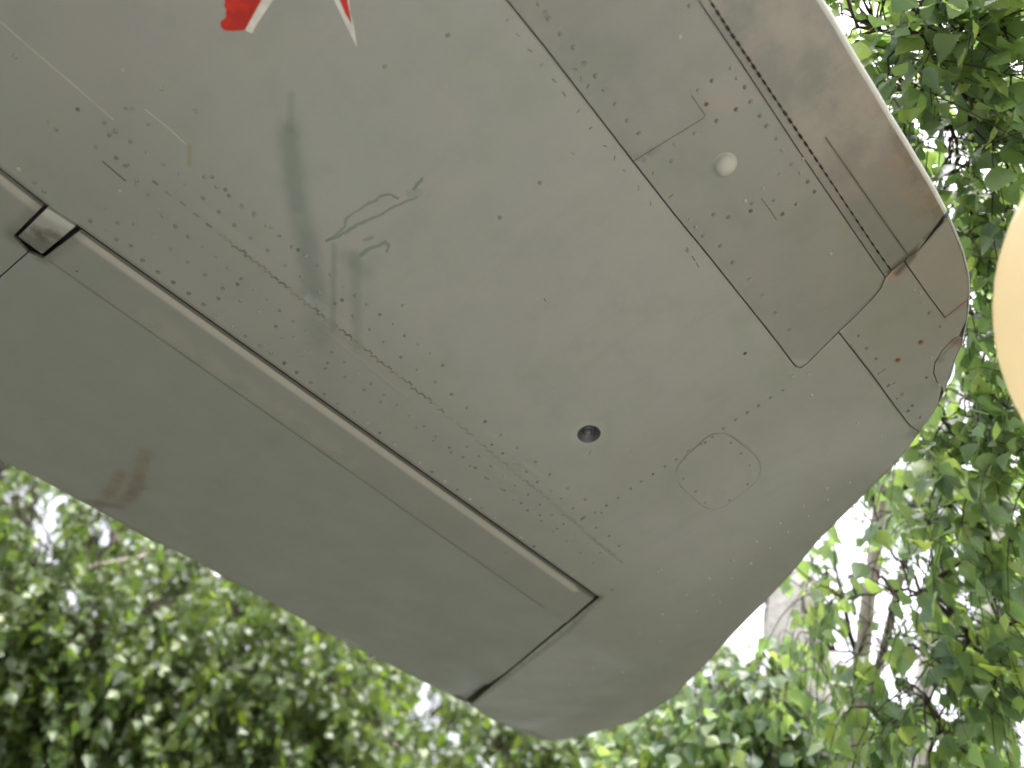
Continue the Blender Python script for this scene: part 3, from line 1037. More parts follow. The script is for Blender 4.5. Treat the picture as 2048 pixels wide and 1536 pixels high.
welt('skin_fold', uvs([(962, 858), (1060, 938), (1150, 1010)]), 0.010, 0.0006, M_MAIN)
welt('skin_fold', uvs([(900, 870), (1040, 985), (1200, 1112), (1240, 1140)]), 0.016, 0.0007, M_MAIN)
welt('skin_fold', uvs([(1152, 1005), (1300, 905), (1420, 812), (1500, 760)]), 0.012, 0.0005, M_MAIN)
welt('skin_fold', uvs([(340, 372), (520, 520), (700, 668), (860, 800)]), 0.016, 0.0006, M_MAIN)
welt('skin_fold', uvs([(620, 640), (760, 752), (850, 825)]), 0.006, 0.0005, M_MAIN)

# --- joints that do not run through
strip('panel_joint', uvs([(1267, 322), (1330, 283), (1407, 236), (1410, 230), (1396, 210), (1383, 191)]), 0.0014, h_main, M_SEAM, plane_ob)
strip('panel_joint', uvs([(1383, 191), (1379, 178)]), 0.0008, h_main, M_FAINT, plane_ob)
strip('panel_joint', uvs([(1522, 396), (1540, 420), (1553, 440)]), 0.0012, h_main, M_SEAM, plane_ob)
strip('panel_joint', uvs([(1650, 274), (1700, 345), (1737, 398), (1780, 460), (1817, 512)]), 0.0019, lambda a, b: h_main(a, b) - 0.001, M_SEAM, slat)
strip('panel_joint', uvs([(1649, 273), (1660, 262), (1700, 240)]), 0.0010, lambda a, b: h_main(a, b) - 0.001, M_FAINT, slat)
slots = ([], [])
_hp = [(1424, 8), (1457, 59), (1610, 286), (1753, 500), (1783, 542)]
for i in range(35):                                         # knuckle slots of the piano hinge
    y = 10 + 15.4 * i
    for (xa, ya), (xb, yb) in zip(_hp, _hp[1:]):
        if ya - 2 <= y <= yb:
            x = xa + (xb - xa) * (y - ya) / (yb - ya)
    ln = 11 if i < 22 else 9
    a = math.radians(56)
    strip('', [uv(x - math.cos(a) * ln / 2, y - math.sin(a) * ln / 2), uv(x + math.cos(a) * ln / 2, y + math.sin(a) * ln / 2)], random.uniform(0.0028, 0.0040) * (1 if i < 22 else 0.7), h_main, None, None, 0.0014, slots)
o = mesh_obj('hinge_slots', slots[0], slots[1], M_INNER, plane_ob, False)
o['kind'] = 'stuff'

# --- red star with white border: only the two lower points reach into the photograph
RT = uv(714, 95)                                            # tip of the right point
KW = uv(616, -105)                                          # white re-entrant corner between the two points
e = math.hypot(RT[0] - KW[0], RT[1] - KW[1])
ro = e / 0.7265
# centre of the star: on the far side of the corner, seen from the tips
lt_dir = (uv(512, 51)[0] - KW[0], uv(512, 51)[1] - KW[1])
ld = math.hypot(*lt_dir)
bis = ((RT[0] - KW[0]) / e + lt_dir[0] / ld, (RT[1] - KW[1]) / e + lt_dir[1] / ld)
bl = math.hypot(*bis)
cx, cy = KW[0] - bis[0] / bl * ro * 0.382, KW[1] - bis[1] / bl * ro * 0.382
a0 = math.atan2(KW[1] - cy, KW[0] - cx)


def star_pts(R, r):
    return [(cx + (r if i % 2 == 0 else R) * math.cos(a0 + i * math.pi / 5), cy + (r if i % 2 == 0 else R) * math.sin(a0 + i * math.pi / 5)) for i in range(10)]


sp = star_pts(ro, ro * 0.382)
# which side of the corner the right tip lies on
right_first = math.hypot(sp[1][0] - RT[0], sp[1][1] - RT[1]) < math.hypot(sp[9][0] - RT[0], sp[9][1] - RT[1])
if not right_first:
    sp = [sp[0]] + sp[:0:-1]
rp = star_pts(ro * 0.86, ro * 0.86 * 0.382)
if not right_first:
    rp = [rp[0]] + rp[:0:-1]
# seen part of the left point, as it is painted: cut off short, red to its very edge, white only along the inner side
white_left = uvs([(523, 0), (490, 60), (497, 63.5), (505, 66), (508.5, 58), (512, 51), (546, 0)])
red_left = uvs([(523, 0), (490, 59.5), (483, 61), (475, 61), (467, 62), (459, 61), (453, 61), (447, 58.5), (444, 56), (441.5, 51), (441, 47), (442, 43), (445, 40), (450, 36.5), (452, 32), (451.5, 26), (453, 19), (450, 15), (448, 10), (450, 5), (450, 0)])
star_red = sheet(red_left + [uv(438, -60), uv(470, -150), rp[8], rp[7], rp[0]], h_main, M_RED, 'star_marking', plane_ob, 0, 0.05, 0.0003, -0.0004)
sheet(white_left + [KW, rp[0]], h_main, M_WHITE, 'star_border', plane_ob, 0, 0.05, 0.0003, -0.0004)
sheet([KW, uv(668, 0), uv(714, 95), uv(708, 52), uv(700, 24), uv(698, 0), sp[2], rp[2], uv(694, 0), uv(700, 25), uv(704, 50), uv(690, 26), uv(679, 0), rp[0]], h_main, M_WHITE, 'star_border', plane_ob, 0, 0.05, 0.0003, -0.0004)
sheet([rp[0], uv(680, 0), uv(690.5, 25), uv(704, 49), uv(699, 25), uv(695, 0), rp[2], rp[3], rp[4], rp[5], rp[6], rp[7]], h_main, M_RED, 'star_marking', plane_ob, 0, 0.05, 0.0003, -0.0007)
# --- navigation light glass on the tip edge
M_GLASS, nt, bs = new_mat('clear_glass')
bs.inputs['Base Color'].default_value = (0.75, 0.9, 0.85, 1)
bs.inputs['Roughness'].default_value = 0.05
bs.inputs['Transmission Weight'].default_value = 0.9
bs.inputs['IOR'].default_value = 1.45
gp = uvs([(1912, 722), (1908, 736), (1903, 750), (1898, 764), (1893, 776)])
vs, fs = [], []
for i, p in enumerate(gp):
    k = math.sin(math.pi * (i + 0.3) / (len(gp) - 0.4))
    for j in range(7):
        a = math.pi * j / 6
        vs.append((p[0] + TNX * 0.011 * k * math.sin(a), p[1] + TNY * 0.011 * k * math.sin(a), h_main(*p) + 0.006 - 0.006 * k * math.cos(a)))
for i in range(len(gp) - 1):
    for j in range(6):
        fs.append((i * 7 + j, (i + 1) * 7 + j, (i + 1) * 7 + j + 1, i * 7 + j + 1))
mesh_obj('navigation_light', vs, fs, M_GLASS, plane_ob)

# --- the rest of the machine, out of the picture: body, far wing, fin, tailplane and undercarriage
FU, FR = -4.0, 0.66
fw0 = 0.06


def body_pt(v, r, a):
    return (FU + r * math.cos(a), v, fw0 + r * math.sin(a))


prof = [(-3.6, 0.05), (-3.5, 0.22), (-3.1, 0.42), (-2.4, 0.57), (-1.4, 0.65), (0.2, FR), (1.6, 0.6), (3.0, 0.46), (4.4, 0.28), (5.2, 0.12)]
vs, fs = [], []
for v, r in prof:
    for k in range(20):
        vs.append(body_pt(v, r, 2 * math.pi * k / 20))
for i in range(len(prof) - 1):
    for k in range(20):
        fs.append((i * 20 + k, i * 20 + (k + 1) % 20, (i + 1) * 20 + (k + 1) % 20, (i + 1) * 20 + k))
M_BODY = paint_material('body_paint', [])
mesh_obj('fuselage', vs, fs, M_BODY, plane_ob)


def slab(name, pts, t, mat):
    n = len(pts)
    vs = [Vector(p) for p in pts] + [Vector(p) + Vector(t) for p in pts]
    fs = [tuple(range(n))[::-1], tuple(range(n, 2 * n))] + [(i, (i + 1) % n, n + (i + 1) % n, n + i) for i in range(n)]
    return mesh_obj(name, vs, fs, mat, plane_ob, False)


slab('opposite_wing', [(FU - 0.5, -0.7, -0.06), (-8.6, -0.6, -0.75), (-8.8, 0.2, -0.77), (-8.6, 0.62, -0.75), (FU - 0.5, 0.95, -0.06)], (0.008, 0, 0.09), M_BODY)
slab('tail_fin', [(FU - 0.03, 3.6, 0.3), (FU - 0.03, 4.7, 1.7), (FU - 0.03, 5.3, 1.7), (FU - 0.03, 5.2, 0.1)], (0.06, 0, 0), M_BODY)
slab('tailplane', [(FU - 1.6, 4.6, 0.25), (FU + 1.6, 4.6, 0.15), (FU + 1.6, 5.1, 0.15), (FU - 1.6, 5.1, 0.25)], (0, 0, 0.05), M_BODY)
inv = plane_ob.matrix_world.inverted()
for uu, v_ in ((-2.75, -0.1), (-5.25, -0.1), (FU, -2.6)):
    top = Vector((uu, v_, 0.0 if uu != FU else -0.3))
    if uu < FU:
        top.z = -0.2
    tw = plane_ob.matrix_world @ top
    wheel_c = Vector((tw.x, tw.y, 0.30))
    a = inv @ tw
    b = inv @ wheel_c
    vs, fs = [], []
    tube(vs, fs, [a + Vector((0, 0, 0.1)), b], [0.05, 0.04], 10)
    leg = mesh_obj('undercarriage_leg', vs, fs, M_STEEL, plane_ob)
    vs, fs = [], []
    axis = (inv.to_3x3() @ Vector((ux, uy, 0))).normalized()
    s1 = (inv.to_3x3() @ Vector((vx, vy, 0))).normalized()
    s2 = (inv.to_3x3() @ Vector((0, 0, 1))).normalized()
    for wv, rr in ((-0.085, 0.18), (-0.09, 0.26), (-0.05, 0.297), (0.0, 0.30), (0.05, 0.297), (0.09, 0.26), (0.085, 0.18)):
        for k in range(24):
            an = 2 * math.pi * k / 24
            vs.append(b + axis * wv + (s1 * math.cos(an) + s2 * math.sin(an)) * rr)
    for i in range(6):
        for k in range(24):
            fs.append((i * 24 + k, i * 24 + (k + 1) % 24, (i + 1) * 24 + (k + 1) % 24, (i + 1) * 24 + k))
    fs.append(tuple(range(24))[::-1])
    fs.append(tuple(range(6 * 24, 7 * 24)))
    mesh_obj('wheel', vs, fs, M_RUBBER, plane_ob)

# ------------------------------------------------------------------ balloon
M_BAL, nt, bs = new_mat('cream_latex')
lw = nd(nt, 'ShaderNodeTexCoord')
f = noise(nt, lw.outputs['Object'], 3.0, 2, 0.5)
c = mixcol(nt, f, (0.80, 0.71, 0.53), (0.82, 0.735, 0.56))
nt.links.new(c, bs.inputs['Base Color'])
bs.inputs['Roughness'].default_value = 0.16
bs.inputs['Specular IOR Level'].default_value = 0.5
tr = nd(nt, 'ShaderNodeBsdfTranslucent')
nt.links.new(c, tr.inputs['Color'])
ms = nd(nt, 'ShaderNodeMixShader')
ms.inputs[0].default_value = 0.55
nt.links.new(bs.outputs[0], ms.inputs[1])
nt.links.new(tr.outputs[0], ms.inputs[2])
nt.links.new(ms.outputs[0], nt.nodes['Material Output'].inputs['Surface'])
BD = 1.15
bc = at(2622, 598, BD)
BR = BD * math.sin(math.radians(13.6))
ball = thing('balloon', 'large glossy cream balloon at the right edge beside the birch leaves', 'balloon', (bc.x, bc.y, 0.0))
prof = []
for i in range(33):
    t = math.pi * i / 32
    z = -math.cos(t)
    r = math.sin(t)
    if z < -0.2:                                            # drawn out towards the neck
        k = (-z - 0.2) / 0.8
        z -= 0.22 * k * k
        r *= 1 - 0.10 * k
    prof.append((max(0.012 if i == 0 else 0.0005, r * BR), z * BR))
vs, fs = lathe(prof, 64)
sk = mesh_obj('balloon_skin', vs, fs, M_BAL, ball)
sk.location = (0, 0, bc.z)
zb = prof[0][1]
vs, fs = lathe([(0.012, 0.006), (0.008, -0.004), (0.013, -0.012), (0.009, -0.02), (0.020, -0.034), (0.022, -0.036), (0.0005, -0.022)], 16)
kn = mesh_obj('knot', vs, fs, M_BAL, ball)
kn.location = (0, 0, bc.z + zb)
vs, fs = [], []
L = bc.z + zb - 0.02
tube(vs, fs, [Vector((0.006 * math.sin(i * 0.7), 0.006 * math.cos(i * 0.9), 0.05 + (L - 0.05) * i / 24)) for i in range(25)], [0.0016] * 25, 6)
mesh_obj('ribbon', vs, fs, M_WHITE, ball)
vs, fs = lathe([(0.0005, 0.0), (0.04, 0.0), (0.045, 0.02), (0.03, 0.05), (0.012, 0.062), (0.018, 0.075), (0.0005, 0.07)], 16)
mesh_obj('ribbon_weight', vs, fs, M_RED, ball)

# ------------------------------------------------------------------ trees
def leaf_material(name, per_object, tone=(1, 1, 1), thin=0.48, through=(2.3, 2.4, 0.75)):
    m, nt, bs = new_mat(name)
    if per_object:
        oi = nd(nt, 'ShaderNodeObjectInfo')
        rnd = oi.outputs['Random']
    else:
        at_ = nd(nt, 'ShaderNodeAttribute')
        at_.attribute_name = 'leaf_random'
        rnd = at_.outputs['Fac']
    cr = nd(nt, 'ShaderNodeValToRGB')
    els = cr.color_ramp.elements
    els[0].position, els[0].color = 0.0, (0.046, 0.082, 0.038, 1)
    els[1].position, els[1].color = 1.0, (0.130, 0.170, 0.045, 1)
    for pos, colr in ((0.35, (0.058, 0.098, 0.042, 1)), (0.7, (0.076, 0.120, 0.044, 1)), (0.9, (0.10, 0.148, 0.044, 1))):
        el = els.new(pos)
        el.color = colr
    for el in els:
        el.color = tuple(c * k for c, k in zip(el.color[:3], tone)) + (1,)
    nt.links.new(rnd, cr.inputs[0])
    uvn = nd(nt, 'ShaderNodeUVMap')
    sep = nd(nt, 'ShaderNodeSeparateXYZ')
    nt.links.new(uvn.outputs[0], sep.inputs[0])
    ab = nd(nt, 'ShaderNodeMath', operation='ABSOLUTE')
    nt.links.new(sep.outputs[1], ab.inputs[0])
    rib = ramp(nt, ab.outputs[0], 0.012, 0.035, 1.0, 0.0)
    # side veins: lines slanting forward from the midrib
    ph = math2(nt, 'SUBTRACT', sep.outputs[0], math2(nt, 'MULTIPLY', ab.outputs[0], 0.75))
    fr = nd(nt, 'ShaderNodeMath', operation='FRACT')
    nt.links.new(math2(nt, 'MULTIPLY', ph, 7.0), fr.inputs[0])
    dv = math2(nt, 'ABSOLUTE', math2(nt, 'SUBTRACT', fr.outputs[0], 0.5), 0)
    vein = ramp(nt, dv, 0.03, 0.10, 0.45, 0.0)
    vv = math2(nt, 'MAXIMUM', rib, vein)
    col = mixcol(nt, math2(nt, 'MULTIPLY', vv, 0.6), cr.outputs[0], (0.15, 0.19, 0.07))
    tc = nd(nt, 'ShaderNodeTexCoord')
    sp_ = ramp(nt, noise(nt, tc.outputs['Object'], 60 if not per_object else 9, 3, 0.6), 0.62, 0.75)
    col = mixcol(nt, math2(nt, 'MULTIPLY', sp_, 0.25), col, (0.11, 0.085, 0.03))
    nt.links.new(col, bs.inputs['Base Color'])
    bs.inputs['Roughness'].default_value = 0.38
    bs.inputs['Specular IOR Level'].default_value = 0.7 if per_object else 0.4
    tr = nd(nt, 'ShaderNodeBsdfTranslucent')
    tcol = mixcol(nt, 1.0, col, through, 'MULTIPLY')
    nt.links.new(tcol, tr.inputs['Color'])
    ms = nd(nt, 'ShaderNodeMixShader')
    ms.inputs[0].default_value = thin
    nt.links.new(bs.outputs[0], ms.inputs[1])
    nt.links.new(tr.outputs[0], ms.inputs[2])
    nt.links.new(ms.outputs[0], nt.nodes['Material Output'].inputs['Surface'])
    return m


M_LEAF1 = leaf_material('birch_leaf', True, (1.75, 1.58, 2.25), 0.54, (2.2, 2.3, 1.0))
M_LEAFS = leaf_material('birch_foliage', False, (1.75, 1.58, 2.25), 0.54, (2.2, 2.3, 1.0))
M_LEAF2 = leaf_material('deep_green_leaf', True, (0.98, 0.94, 0.70), 0.45, (2.1, 2.2, 0.8))
M_LEAFS2 = leaf_material('deep_green_foliage', False, (0.98, 0.94, 0.70), 0.45, (2.1, 2.2, 0.8))


def bark_material(name, white):
    m, nt, bs = new_mat(name)
    tc = nd(nt, 'ShaderNodeTexCoord')
    mp = nd(nt, 'ShaderNodeMapping')
    mp.inputs['Scale'].default_value = (1, 1, 5.0)
    nt.links.new(tc.outputs['Object'], mp.inputs['Vector'])
    band = ramp(nt, noise(nt, mp.outputs[0], 9, 5, 0.6, 0.4), 0.60, 0.68)
    mp2 = nd(nt, 'ShaderNodeMapping')
    mp2.inputs['Scale'].default_value = (1, 1, 0.9)
    nt.links.new(tc.outputs['Object'], mp2.inputs['Vector'])
    scar = ramp(nt, noise(nt, mp2.outputs[0], 4.5, 5, 0.65, 0.6), 0.62, 0.68)
    fine = ramp(nt, noise(nt, tc.outputs['Object'], 45, 5, 0.65), 0.3, 0.7)
    if white:
        col = mixcol(nt, fine, (0.47, 0.44, 0.42), (0.62, 0.58, 0.55))
        col = mixcol(nt, math2(nt, 'MULTIPLY', band, 0.6), col, (0.14, 0.11, 0.09))
        col = mixcol(nt, scar, col, (0.035, 0.03, 0.026))
    else:
        col = mixcol(nt, fine, (0.33, 0.29, 0.255), (0.46, 0.41, 0.365))
        col = mixcol(nt, math2(nt, 'MULTIPLY', band, 0.5), col, (0.06, 0.045, 0.035))
    nt.links.new(col, bs.inputs['Base Color'])
    bs.inputs['Roughness'].default_value = 0.85
    bmp = nd(nt, 'ShaderNodeBump')
    bmp.inputs['Strength'].default_value = 0.5
    bmp.inputs['Distance'].default_value = 0.01
    nt.links.new(fine, bmp.inputs['Height'])
    nt.links.new(bmp.outputs[0], bs.inputs['Normal'])
    return m


M_WBARK = bark_material('white_birch_bark', True)
M_BBARK = bark_material('brown_young_bark', False)
M_TWIG = flat_material('dark_twig', (0.035, 0.026, 0.020), 0.8, 0.2, 0.3, 30)

# leaf shapes: toothed, folded along the midrib, tip curled (length 1 along x)
SIDE = [(0.00, 0.02), (0.06, 0.20), (0.15, 0.335), (0.235, 0.36), (0.25, 0.415), (0.36, 0.36), (0.38, 0.385), (0.50, 0.285), (0.525, 0.30), (0.66, 0.185), (0.69, 0.195), (0.83, 0.08), (1.0, 0.0)]


def leaf_shape(fold, curl, twist, wid):
    vs, uvc, fs = [], [], []
    mid = []

    def put(t, s):
        y = s * math.cos(fold) * wid
        z = abs(s) * math.sin(fold) * wid - curl * t * t + twist * s * t + 0.02 * math.sin(9 * t + 5 * s)
        x = t - 0.12 * abs(curl) * t * t
        vs.append((x, y, z))
        uvc.append((t, s))
        return len(vs) - 1
    mids = [put(t, 0.0) for t, _ in SIDE[::2]]
    for sg in (1, -1):
        edge = [put(t, s * sg) for t, s in SIDE[:-1]] + [mids[-1]]
        for i in range(len(mids) - 1):
            q = [mids[i], mids[i + 1], edge[2 * i + 2], edge[2 * i + 1], edge[2 * i]]
            q2 = []
            for k in q:
                if k not in q2:
                    q2.append(k)
            fs.append(tuple(q2 if sg < 0 else q2[::-1]))
    # leaf stalk
    b = len(vs)
    for t, s, z in ((-0.34, 0.0, 0.06), (-0.34, 0.016, 0.06), (0.02, 0.012, 0.0), (0.02, -0.012, 0.0)):
        vs.append((t, s, z))
        uvc.append((max(0, t), 0.0))
    fs.append((b, b + 1, b + 2, b + 3))
    return vs, uvc, fs


rs = random.Random(3)
SHAPES = [leaf_shape(rs.uniform(0.12, 0.5), rs.uniform(-0.05, 0.28), rs.uniform(-0.25, 0.25), rs.uniform(0.82, 1.08)) for _ in range(7)]
LEAF_MESH = []
LEAF_MESH2 = []
for vs, uvc, fs in SHAPES:
    me = bpy.data.meshes.new('leaf')
    me.from_pydata(vs, [], fs)
    ul = me.uv_layers.new(name='UVMap')
    for lp in me.loops:
        ul.data[lp.index].uv = uvc[lp.vertex_index]
    me.polygons.foreach_set('use_smooth', [True] * len(me.polygons))
    me.materials.append(M_LEAF1)
    me.update()
    LEAF_MESH.append(me)
    me2 = me.copy()
    me2.name = 'leaf'
    me2.materials[0] = M_LEAF2
    LEAF_MESH2.append(me2)

# open sky between the branches, as (x, y, rx, ry, share of leaves missing) seen from the photographer's place
GAPS = [(1775, 1185, 60, 95, 0.93), (1850, 1110, 50, 45, 0.7), (1690, 1110, 38, 60, 0.75), (1512, 1268, 40, 48, 0.95), (1700, 1250, 24, 50, 0.8), (1685, 1320, 32, 38, 0.7), (1805, 1345, 48, 60, 0.9), (1880, 1400, 34, 55, 0.85), (1840, 1510, 45, 30, 0.6), (1930, 1200, 50, 40, 0.55), (1735, 1440, 18, 40, 0.7),
        (2040, 1420, 45, 80, 0.85), (1710, 1035, 34, 30, 0.7), (1860, 330, 70, 40, 0.45), (1930, 300, 60, 35, 0.5), (1790, 150, 22, 18, 0.7), (1695, 45, 14, 16, 0.8), (2030, 110, 30, 60, 0.5), (1835, 240, 26, 34, 0.6), (1900, 220, 30, 18, 0.55), (1600, 1160, 30, 60, 0.6), (1640, 1330, 40, 60, 0.5),
        (100, 1065, 34, 62, 0.95), (108, 1000, 20, 22, 0.85), (150, 1190, 36, 34, 0.8), (215, 1060, 32, 26, 0.75), (330, 1150, 24, 14, 0.6), (850, 1408, 34, 38, 0.95), (915, 1462, 24, 18, 0.8), (865, 1495, 16, 18, 0.7), (970, 1495, 22, 26, 0.6), (60, 985, 30, 22, 0.5)]


def in_gap(p, rng):
    q = project(p)
    if q is None:
        return False
    for gx, gy, rx, ry, pr in GAPS:
        d = ((q[0] - gx) / rx) ** 2 + ((q[1] - gy) / ry) ** 2
        if d < 1.0 and rng.random() < pr * 0.78:
            return True
        if d < 1.7 and rng.random() < pr * 0.4:
            return True
    return False


def near_wing(p):
    q = p - P0
    u, v, w = q.dot(U), q.dot(V), q.dot(N)
    return -0.14 < w < 0.34 and u < 1.35 and -0.86 < v < 1.05 and (TD - (TNX * u + TNY * v)) > -0.14


def curve(a, b, sag, rng, n=6, wig=0.05):
    """a limb from a to b, bowed by sag, slightly crooked"""
    L = (b - a).length
    out = []
    for i in range(n + 1):
        k = i / n
        p = a.lerp(b, k) + Vector((0, 0, sag * 4 * k * (1 - k)))
        if 0 < i < n:
            p += Vector((rng.uniform(-1, 1), rng.uniform(-1, 1), rng.uniform(-1, 1))) * wig * L
        out.append(p)
    return out


def build_tree(name, label, seed, trunk, radii, bark, clumps, leaf_len, group='birch trees behind the wing', singles=300, extra=(), deep=False):
    """trunk: points from the ground up; clumps: (centre, (rx, ry, rz), twigs) of hanging twigs fed by a limb each"""
    rng = random.Random(seed)
    base = Vector((trunk[0].x, trunk[0].y, 0.0))
    root = thing(name, label, 'tree', base, group)
    vs, fs = [], []
    pts, rad = [], []
    for i in range(len(trunk) - 1):
        for k in range(5):
            t = k / 5
            p = trunk[i].lerp(trunk[i + 1], t)
            r = radii[i] + (radii[i + 1] - radii[i]) * t
            j = Vector((rng.uniform(-1, 1), rng.uniform(-1, 1), 0)) * r * 0.18
            pts.append(p - base + (j if i or k else Vector()))
            rad.append(r * rng.uniform(0.95, 1.06))
    pts.append(trunk[-1] - base)
    rad.append(radii[-1])
    tube(vs, fs, pts, rad, 12)
    mesh_obj('trunk', vs, fs, bark, root)
    for epts, er in extra:                                  # limbs seen in the photograph
        vs, fs = [], []
        tube(vs, fs, [p - base for p in epts], er, 8)
        mesh_obj('branch', vs, fs, bark if er[0] > 0.012 else M_TWIG, root)
    skel = [(p + base, r) for p, r in zip(pts, rad)]
    for epts, er in extra:
        for i in range(len(epts) - 1):
            for k in range(4):
                skel.append((epts[i].lerp(epts[i + 1], k / 4), er[i]))
    leaves = []                                             # (matrix, size)
    tvs, tfs = [], []
    for (c, rr, n) in clumps:
        # limb from the trunk to the clump
        st, rk = min(skel, key=lambda s: (s[0] - c).length + 0.5 * abs(s[0].z + 0.2 - c.z) + (9 if s[0].z < 1.4 else 0))
        lm = curve(st, c, 0.10 * (c - st).length, rng, 7, 0.04)
        L = (c - st).length
        r0 = min(rk * 0.6, 0.004 + 0.005 * L)
        vs, fs = [], []
        tube(vs, fs, [p - base for p in lm], [r0 + (0.003 - r0) * i / 7 for i in range(8)], 7)
        mesh_obj('branch', vs, fs, M_TWIG if r0 < 0.02 else bark, root)
        for _ in range(n):
            while True:
                q = Vector((rng.uniform(-1, 1), rng.uniform(-1, 1), rng.uniform(-1, 1)))
                if q.length < 1:
                    break
            s = c + Vector((q.x * rr[0], q.y * rr[1], q.z * rr[2]))
            if near_wing(s) or in_gap(s, rng):
                continue
            # twig: starts above, droops through s
            hd = Vector((q.x, q.y, 0)) + Vector((rng.uniform(-1, 1), rng.uniform(-1, 1), 0)) * 0.5
            hd = hd.normalized() if hd.length > 0.01 else Vector((1, 0, 0))
            ln = rng.uniform(0.16, 0.34) * (leaf_len / 0.06) ** 0.6
            tw = []
            for i in range(6):
                t = i / 5
                tw.append(s + hd * ln * (0.75 * t - 0.25) + Vector((0, 0, ln * (0.18 - 0.9 * t * t))))
            if any(near_wing(p) for p in tw):
                continue
            feed = min(lm[2:], key=lambda p: (p - tw[0]).length)
            if (feed - tw[0]).length > 0.05:
                br = curve(feed, tw[0], 0.03, rng, 3, 0.06)
                tube(tvs, tfs, [p - base for p in br], [0.0032, 0.0027, 0.0023, 0.002], 4, False)
            tube(tvs, tfs, [p - base for p in tw], [0.0020, 0.0018, 0.0016, 0.0013, 0.0011, 0.0008], 4, False)
            nl = rng.randint(6, 11) if deep else rng.randint(5, 9)
            for i in range(nl):
                t = (i + rng.uniform(0.1, 0.9)) / nl
                a = min(4, int(t * 5))
                p = tw[a].lerp(tw[a + 1], t * 5 - a)
                if in_gap(p, rng):
                    continue
                d = Vector((rng.gauss(0, 0.5), rng.gauss(0, 0.5), -0.95)) + hd * 0.25
                d.normalize()
                nrm = Vector((rng.gauss(0, 1), rng.gauss(0, 1), 0.55 + rng.gauss(0, 0.5)))
                nrm = nrm - d * nrm.dot(d)
                if nrm.length < 0.05:
                    continue
                nrm.normalize()
                y = nrm.cross(d)
                sz = leaf_len * rng.choice((rng.uniform(0.55, 0.85), rng.uniform(0.8, 1.05), rng.uniform(0.95, 1.25)))
                o = p + d * sz * 0.34
                if near_wing(o) or near_wing(o + d * sz):
                    continue
                m = Matrix(((d.x * sz, y.x * sz, nrm.x * sz, o.x - base.x), (d.y * sz, y.y * sz, nrm.y * sz, o.y - base.y), (d.z * sz, y.z * sz, nrm.z * sz, o.z), (0, 0, 0, 1)))
                leaves.append((m, sz, o, nrm))
    if tvs:
        o = mesh_obj('twigs', tvs, tfs, M_TWIG, root)
        o['kind'] = 'stuff'
    # the leaves that show largest become leaves of their own, the rest one mass
    sc = []
    for i, (m, sz, o, nrm) in enumerate(leaves):
        q = project(o)
        s = 0.0
        if q and -10 < q[0] < 2058 and -10 < q[1] < 1546:
            view = (o - CAM_POS).normalized()
            s = sz / q[2] * (0.3 + abs(nrm.dot(view)))
            r = ray(q[0], q[1])
            t = ((P0 - CAM_POS).dot(N)) / r.dot(N)
            w = CAM_POS + r * t - P0
            if near_wing(P0 + U * (w.dot(U) + 0.05) + V * w.dot(V)) and TD - (TNX * w.dot(U) + TNY * w.dot(V)) > 0 and w.dot(V) > -0.69:
                s = 0.0                                     # hidden by the wing
        sc.append((s, i))
    sc.sort(reverse=True)
    own = set(i for s, i in sc[:singles] if s > 0)
    for i in own:
        m = leaves[i][0]
        lo = bpy.data.objects.new('leaf', (LEAF_MESH2 if deep else LEAF_MESH)[rng.randrange(7)])
        COL.objects.link(lo)
        lo.parent = root
        lo.matrix_local = m
    V_, F_, UVs, RN = [], [], [], []
    for i, (m, sz, o, nrm) in enumerate(leaves):
        if i in own:
            continue
        svs, suv, sfs = SHAPES[rng.randrange(7)]
        b = len(V_)
        V_.extend(tuple(m @ Vector(v)) for v in svs)
        r = rng.random()
        for f in sfs:
            F_.append(tuple(b + k for k in f))
            RN.extend([r] * len(f))
            UVs.extend(suv[k] for k in f)
    if V_:
        me = bpy.data.meshes.new('foliage')
        me.from_pydata(V_, [], F_)
        ul = me.uv_layers.new(name='UVMap')
        flat = [c for uv_ in UVs for c in uv_]
        ul.data.foreach_set('uv', flat)
        at_ = me.attributes.new('leaf_random', 'FLOAT', 'CORNER')
        at_.data.foreach_set('value', RN)
        me.polygons.foreach_set('use_smooth', [True] * len(me.polygons))
        me.materials.append(M_LEAFS2 if deep else M_LEAFS)
        me.update()
        fo = link(bpy.data.objects.new('foliage', me), root)
        fo['kind'] = 'stuff'
    print(name, 'leaves', len(leaves), 'own', len(own))
    return root


def ground_under(p, dx=0.0, dy=0.0):
    return Vector((p.x + dx, p.y + dy, 0.0))


# 1 young brown birch close behind the wing tip, its branches hang over the right edge
a, b, c = at(1712, 1536, 2.9), at(1722, 1330, 2.85), at(1748, 1110, 2.8)
d_ = at(1775, 900, 2.75)
trunk = [ground_under(a, -0.10, 0.05), at(1712, 1536, 2.9), b, c, d_, at(1830, 640, 2.75), at(1900, 350, 2.8)]
fork = [at(1728, 1420, 2.86), at(1765, 1310, 2.8), at(1795, 1180, 2.72), at(1826, 1060, 2.66), at(1838, 960, 2.62)]
bdark = [b, at(1700, 1270, 2.84), at(1688, 1205, 2.8), at(1672, 1140, 2.75), at(1668, 1090, 2.72)]
rb = [at(1740, 1000, 2.75), at(1830, 965, 2.6), at(1900, 935, 2.5), at(1965, 905, 2.45)]
rb2 = [at(1840, 1190, 2.5), at(1885, 1150, 2.45), at(1950, 1100, 2.4)]
rb3 = [at(1838, 1180, 2.5), at(1900, 1230, 2.5), at(1960, 1290, 2.5)]
up1 = [at(1900, 350, 2.8), at(1960, 230, 2.4), at(1900, 120, 2.1), at(1820, 70, 1.95)]
rb4 = [at(2080, 170, 2.2), at(1990, 215, 2.15), at(1920, 245, 2.1), at(1880, 262, 2.08)]
tw1 = [at(1690, -20, 1.9), at(1702, 20, 1.9), at(1716, 58, 1.9)]
cl = []
